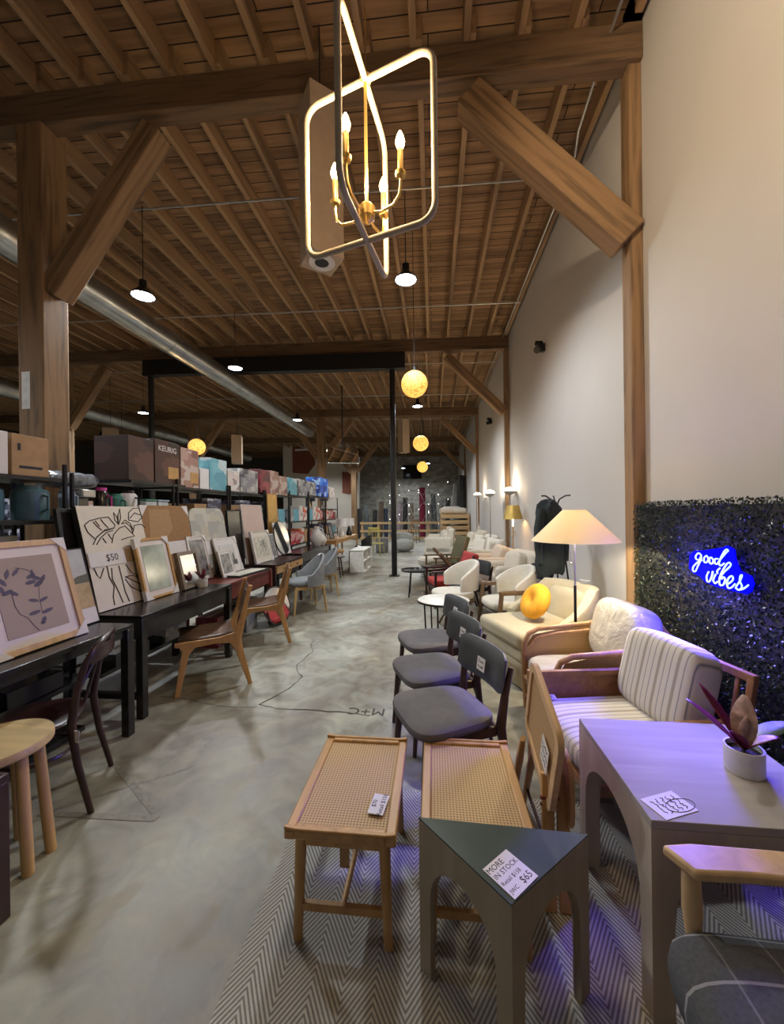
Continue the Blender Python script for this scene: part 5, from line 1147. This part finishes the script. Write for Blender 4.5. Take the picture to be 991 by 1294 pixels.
# round wooden stool and black stool at the left edge
t = thing('round_stool', 'round natural wood stool at the left edge beside the dark chair', 'stool', (-1.87, 1.45, 0))
M().lathe([(0, .50), (.18, .50), (.19, .508), (.19, .533), (.185, .54), (0, .54)], n=44).build('seat', 'stool_wood', t)
for a_ in (-5, 115, 235): tapered((.135*math.cos(R(a_)), .135*math.sin(R(a_)), .50), (.165*math.cos(R(a_)), .165*math.sin(R(a_)), 0), .022, .022, 'leg', 'stool_leg_wood', t, 14)
tapered((.11, .08, .50), (.145, .10, 0), .021, .021, 'leg', 'stool_leg_wood', t, 14)
desk(.68, 1.28, -2.1, -1.595, .54, 'low black table cut off by the left edge of the picture', 'espresso_wood', .05, .045, name='side_table')

# ---------------------------------------------------------------- shelving racks and stock
def Yat(px, X=-2.87):
    u = (px-495.5)/486; th = math.atan(52.5/486); return X*(u*math.sin(th)+math.cos(th))/(u*math.cos(th)-math.sin(th))
def rack(y0, y1, zs, top, label, x0=-3.32, x1=-2.87):
    t = thing('shelf_rack', label, 'shelf', ((x0+x1)/2, (y0+y1)/2, 0), group=None); w, L = x1-x0, y1-y0
    for sx in (-1, 1):
        for sy in (-1, 1): M().tube([(sx*w/2, sy*L/2, 0), (sx*w/2, sy*L/2, top)], .016, 8).build('post', 'black_metal', t)
    for z in zs: M().box((0, 0, z-.015), (w, L, .028)).build('shelf', 'black_metal', t)
RK = [(1.15, 2.72, (.3, .9, 1.47, 1.79), 1.90, 'black rack at the left edge with cardboard cartons on top'),
      (2.78, 3.98, (.3, .9, 1.50, ), 1.84, 'black rack holding jugs and clear bins, behind the line drawing'),
      (4.05, 5.12, (.3, .85, 1.33, 1.82), 1.9, 'black rack behind the marbled board'),
      (5.18, 6.28, (.3, .85, 1.33, 1.83), 1.9, 'black rack behind the pink canvas'),
      (6.34, 7.4, (.3, .85, 1.33, 1.85), 1.9, 'black rack behind the oval mirror'),
      (7.46, 8.6, (.3, .85, 1.33, 1.88), 1.95, 'black rack with red cartons on its low shelf'),
      (8.66, 9.8, (.3, .85, 1.33, 1.92), 2.0, 'black rack with the bright blue carton on top'),
      (9.86, 11.1, (.3, .85, 1.30, 1.60), 2.0, 'black rack beside the second last set of cartons', -3.75, -3.2),
      (11.2, 12.6, (.3, .85, 1.30, 1.62), 2.0, 'farthest black rack along the left side of the aisle', -3.75, -3.2)]
for r in RK: rack(*r)
def carton(y0, y1, z, h, mt, label, d=.34, x=-2.89, txt=None, cat='box', flap=True):
    t = thing('product_box', label, cat, (x-d/2, (y0+y1)/2, z)); w = abs(y1-y0)-.012
    M().box((0, 0, h/2), (d, w, h)).build('carton', mt, t, bev=.003)
    if flap: M().box((0, 0, h+.0008), (.045, w*.98, .0016)).build('tape', 'card_tape', t)
    if txt:
        for (b, s, yy_, zz, m_) in txt: text(b, s, m_, t, (d/2+.001, yy_, zz), (PI/2, 0, PI/2), ext=.0004)
    return t
zt = 1.79
carton(1.95, 2.34, zt, .29, 'white_card', 'white carton with small printed lines at the left edge')
c = carton(2.35, 2.62, zt, .29, 'cardboard', 'plain brown cardboard carton beside the white carton', .36); M().box((.181, .0, .06), (.002, .16, .02)).build('printed_bar', 'ink', c); M().box((.181, -.08, .2), (.002, .02, .05)).build('printed_mark', 'ink', c)
Y = Yat
zt = 1.82
tp = [(165, 198, 1.84, .43, 'print_brown', 'large black and brown coffee maker carton, leftmost of the top row', None),
      (198.5, 230, 1.84, .46, 'print_brown', 'dark brown coffee maker carton with gold patch and white lettering', [('KEURIG', .085, 0, .37, 'white_card')]),
      (231, 254, 1.82, .46, 'print_rose', 'rosy brown coffee carton right of the gold patched one', None),
      (255, 267, 1.82, .26, 'white_card', 'slim white carton left of the teal carton', None),
      (267.5, 289, 1.82, .42, 'print_teal', 'bright teal blue tall carton on the top row', None),
      (290, 305, 1.83, .30, 'print_white', 'white and rose coffee maker carton right of the teal one', None),
      (306, 328, 1.83, .36, 'print_grey', 'grey and white carton with appliance picture beside the maroon one', None),
      (331, 343, 1.85, .40, 'print_maroon', 'maroon carton on the top row', None), (343.5, 354, 1.85, .42, 'print_rose', 'pinkish printed carton just right of the maroon one', None), (354.5, 365, 1.85, .36, 'print_rose', 'pinkish printed carton second right of the maroon one', None),
      (367, 377, 1.88, .34, 'print_teal', 'blue grey carton before the black and white figure carton', None), (377.5, 401, 1.88, .36, 'print_grey', 'black and white picture carton with figures, far top row', None),
      (405, 416, 1.92, .50, 'print_blue', 'vivid blue carton on the far top row', None), (416.5, 424, 1.92, .3, 'print_white', 'small white carton right of the vivid blue one', None)]
for a_, b_, z, h, mt, lb, tx in tp:
    ya, yb = Y(a_), Y(b_); c = carton(ya, yb, z, h, mt, lb, .36, txt=tx)
    if 'gold patch' in lb: M().box((.182, (yb-ya)*.22, .12), (.002, (yb-ya)*.42, .13)).build('gold_patch', 'gold_frame', c)
M().box((-3.08, Y(170)*.5+Y(231)*.5, 1.825), (.44, Y(232)-Y(162), .028)).build('shelf_riser', 'black_metal')
sr = bpy.data.objects['shelf_riser']; tag(sr, 'narrow black riser shelf under the coffee maker cartons', 'shelf')
for y_ in (Y(163), Y(231.5)):
    pass
# jugs, bins and bottles on the second rack
def jar(y, z, r, h, mt, label, cat, capm=None, x=-3.0, sx=1, parts=True):
    t = thing(cat.replace(' ', '_'), label, cat, (x, y, z))
    M().lathe([(0, 0), (r*.95, 0), (r, .02), (r, h*.8), (r*.8, h*.88), (0, h*.88)], n=24, sx=sx).build('body', mt, t)
    M().lathe([(0, h*.86), (r*.7, h*.86), (r*.7, h), (0, h)], n=20).build('lid', capm or mt, t)
    M().tube([(r*sx, 0, h*.7), (r*sx+.04, 0, h*.65), (r*sx+.04, 0, h*.3), (r*sx, 0, h*.25)], .009, 8).build('handle', capm or mt, t)
jar(1.98, 1.472, .13, .24, 'teal_plastic', 'dusty blue storage jug at the left edge of the rack', 'jug')
jar(2.27, 1.472, .15, .27, 'teal_plastic', 'large dusty blue jug under the brown carton', 'jug', x=-3.08); jar(2.57, 1.472, .11, .26, 'teal_plastic', 'dusty blue jug next to the rack post', 'jug')
jar(1.9, .902, .17, .45, 'green_plastic', 'pale green tall bin on the middle shelf at the left edge', 'bin', x=-3.1); jar(2.4, .902, .18, .46, 'green_plastic', 'dull green large bin under the blue jugs', 'bin', x=-3.1)
jar(2.86, 1.502, .055, .24, 'pale_blue_plastic', 'slim pale blue bottle beside the rack post', 'bottle'); 
t = thing('coffee_maker', 'small black coffee machine between pale blue bottle and black flask', 'appliance', (-3.02, 3.0, 1.502)); M().box((-.05, 0, .11), (.14, .13, .22)).build('body', 'black_paint', t, bev=.012); M().box((.04, 0, .015), (.1, .13, .03)).build('drip_tray', 'conduit_metal', t, bev=.004); M().box((.04, 0, .185), (.1, .13, .07)).build('brew_head', 'conduit_metal', t, bev=.01)
jar(3.19, 1.502, .06, .25, 'black_paint', 'black flask with magenta cap on the rack', 'bottle', 'magenta_plastic'); jar(3.34, 1.502, .07, .20, 'sea_green_plastic', 'sea green canister right of the magenta capped flask', 'canister')
jar(3.50, 1.502, .075, .24, 'white_card', 'white canister with black lid before the clear bins', 'canister', 'black_paint')
for y_, lm, w_ in ((3.68, 'sea_green_plastic', 'green'), (3.86, 'pale_blue_plastic', 'pale blue')):
    t = thing('storage_bin', 'clear plastic bin with %s lid on the second rack' % w_, 'bin', (-3.03, y_, 1.502)); M().box((0, 0, .07), (.28, .16, .14)).build('tub', 'clear_plastic', t, bev=.015); M().box((0, 0, .148), (.29, .17, .02)).build('lid', lm, t, bev=.004); M().box((.141, 0, .07), (.002, .08, .04)).build('paper_label', 'white_card', t)
for y_, z_, s_ in ((2.95, 1.73, .22), (3.22, 1.76, .2)):
    pass
wp = M(); wp.puff((0, 0, .07), (.30, .52, .14), .8, .8)
for i, p in enumerate(wp.v): wp.v[i] = p*(1+.10*math.sin(p.x*40+p.y*31)*math.cos(p.y*23+p.z*30))
t = wp.build('wrapped_bundle', 'wrapped_grey'); t.location = (-3.14, 3.0, 1.735); tag(t, 'crinkled grey plastic wrapped bundle on top of the coffee machine and jugs', 'bundle')
# stock on the lower shelves, bay by bay
pal = [('print_white', 'white', .30), ('print_navy', 'navy blue', .34), ('print_maroon', 'maroon', .24), ('print_orange', 'white and orange', .33), ('print_grey', 'black and grey', .27), ('print_green', 'olive green', .22), ('print_rose', 'rosy', .29), ('print_teal', 'pale teal', .25), ('cardboard', 'plain cardboard', .3), ('print_red', 'bright red', .26)]
bays = [(4.05, 5.12, 'behind the marbled board'), (5.18, 6.28, 'behind the pink canvas'), (6.34, 7.4, 'behind the oval mirror'), (7.46, 8.6, 'in the fourth rack along'), (8.66, 9.8, 'under the vivid blue carton'), (9.86, 11.1, 'in the second last rack'), (11.2, 12.6, 'in the farthest rack')]
for bi, (ya, yb, wh) in enumerate(bays):
    for li, (z, zn) in enumerate(((.85, 'low shelf'), (1.33, 'middle shelf'))):
        k0 = (bi*3+li*5) % 10; y = ya+.04; k = 0
        while y < yb-.2:
            mt, cn, h = pal[(k0+k*3) % 10]; w = (.23, .29, .26, .33)[(bi+li+k) % 4]
            if wh.startswith('in the fourth') and li == 0: mt, cn, h = ('print_red', 'bright red', .26) if k < 2 else ('print_orange', 'white and orange', .28) if k == 2 else (mt, cn, h)
            w = min(w, yb-.03-y)
            if bi == 3 and li == 0 and k < 2: cn += (' (left one)' if k == 0 else ' (right one)'); cn = ('left bright red' if k == 0 else 'right bright red')
            if bi >= 5 and li: z = 1.30
            carton(y, y+w, z, h*(.9+.1*((k+bi) % 3)), mt, '%s product carton on the %s %s' % (cn, zn, wh), .34, x=-3.22 if bi >= 5 else -2.89, flap=False)
            y += w+.01; k += 1
# wood desk dressing: vases and lamps
def vase(loc, label, mt, s=1):
    t = thing('vase', label, 'vase', loc); M().lathe([(0, 0), (.06*s, 0), (.11*s, .08*s), (.12*s, .16*s), (.07*s, .26*s), (.04*s, .30*s), (.05*s, .34*s), (.04*s, .34*s), (.03*s, .30*s)], n=24).build('body', mt, t)
    M().tube([(.05*s, 0, .31*s), (.11*s, 0, .29*s), (.11*s, 0, .2*s)], .009*s, 7).build('handle', mt, t)
vase((-2.55, 8.2, .78), 'large white ceramic vase on the long black desk', 'white_paint', 1.25); vase((-2.5, 8.45, .78), 'smaller white jug beside the large white vase', 'white_paint', .8)
def tlamp(loc, label, shade_m, base_m, s=1):
    t = thing('table_lamp', label, 'lamp', loc); M().lathe([(0, 0), (.08*s, 0), (.09*s, .05*s), (.04*s, .2*s), (.015*s, .28*s), (0, .28*s)]).build('base', base_m, t)
    M().lathe([(.16*s, .28*s), (.15*s, .50*s), (.147*s, .50*s), (.157*s, .28*s)], n=30, cap=False).build('lamp_shade', shade_m, t); M().tube([(0, 0, .28*s), (0, 0, .46*s)], .006, 6).build('stem', 'black_metal', t)
tlamp((-2.75, 11.3, .77), 'white drum shaded table lamp, nearer on the wood desk', 'white_card', 'white_paint', 1.1); tlamp((-2.7, 12.1, .77), 'white drum shaded table lamp, farther on the wood desk', 'white_card', 'black_paint', 1.1)
tlamp((-3.4, 11.7, 1.62), 'black shaded table lamp on the farthest rack', 'black_frame', 'white_paint', .9); tlamp((-3.4, 10.4, 1.60), 'black shaded table lamp on the second last rack', 'black_frame', 'brass', .8)
t = thing('wall_art_panel', 'black framed picture leaning on the wood desk', 'picture', (-2.8, 10.4, .77), rot=(-R(12), 0, R(90))); ring([(-.2, 0), (.2, 0), (.2, .4), (-.2, .4)], [(-.17, .03), (.17, .03), (.17, .37), (-.17, .37)], (0, -.02, 0)).build('frame', 'dark_wood', t); M().box((0, -.005, .2), (.34, .006, .34)).build('artwork', 'photo_print', t)
# far left gondola with pale cartons
rk = []
for i, (y_, mt, w_) in enumerate(((3.2, 'print_white', 'white'), (4.3, 'print_green', 'olive'), (5.4, 'print_navy', 'navy'), (6.5, 'print_rose', 'rosy'), (7.6, 'print_orange', 'orange and white'), (9.3, 'cardboard', 'plain brown'))):
    rack(y_, y_+1., (.4, .95, 1.45), 1.6, 'black rack of stock in the second row, %s cartons on it' % w_, -7.3, -6.8)
    for z in (.95, 1.45): carton(y_+.1, y_+.8, z, .34, mt, '%s carton in the second shelving row, %s' % (w_, 'on top' if z > 1 else 'on the middle shelf'), .4, x=-6.82, flap=False)

po = bpy.data.objects['wooden_post']; M().box((-.05, -.1365, 2.72), (.09, .004, .36)).build('paint_patch', 'white_paint', po)

wm_ = thing('added_wall_washer', 'unseen warm ceiling spotlight added to brighten the upper right wall', 'lamp', (-.35, .35, 4.7))  # spotlight added out of view to warm and brighten the right wall
M().tube([(0, 0, .0), (.09, .07, -.03)], .05, 16).build('lamp_head', 'black_metal', wm_); M().tube([(0, 0, 0), (0, 0, .85)], .008, 6).build('drop_rod', 'black_metal', wm_)
wa = light('SPOT', 'added_wall_light', wm_, (.13, .10, -.05), 330, (1., .80, .55), .06, spot=R(88), blend=.8); wa.rotation_euler = V((2.1, 1.6, -.55)).to_track_quat('-Z', 'Y').to_euler()
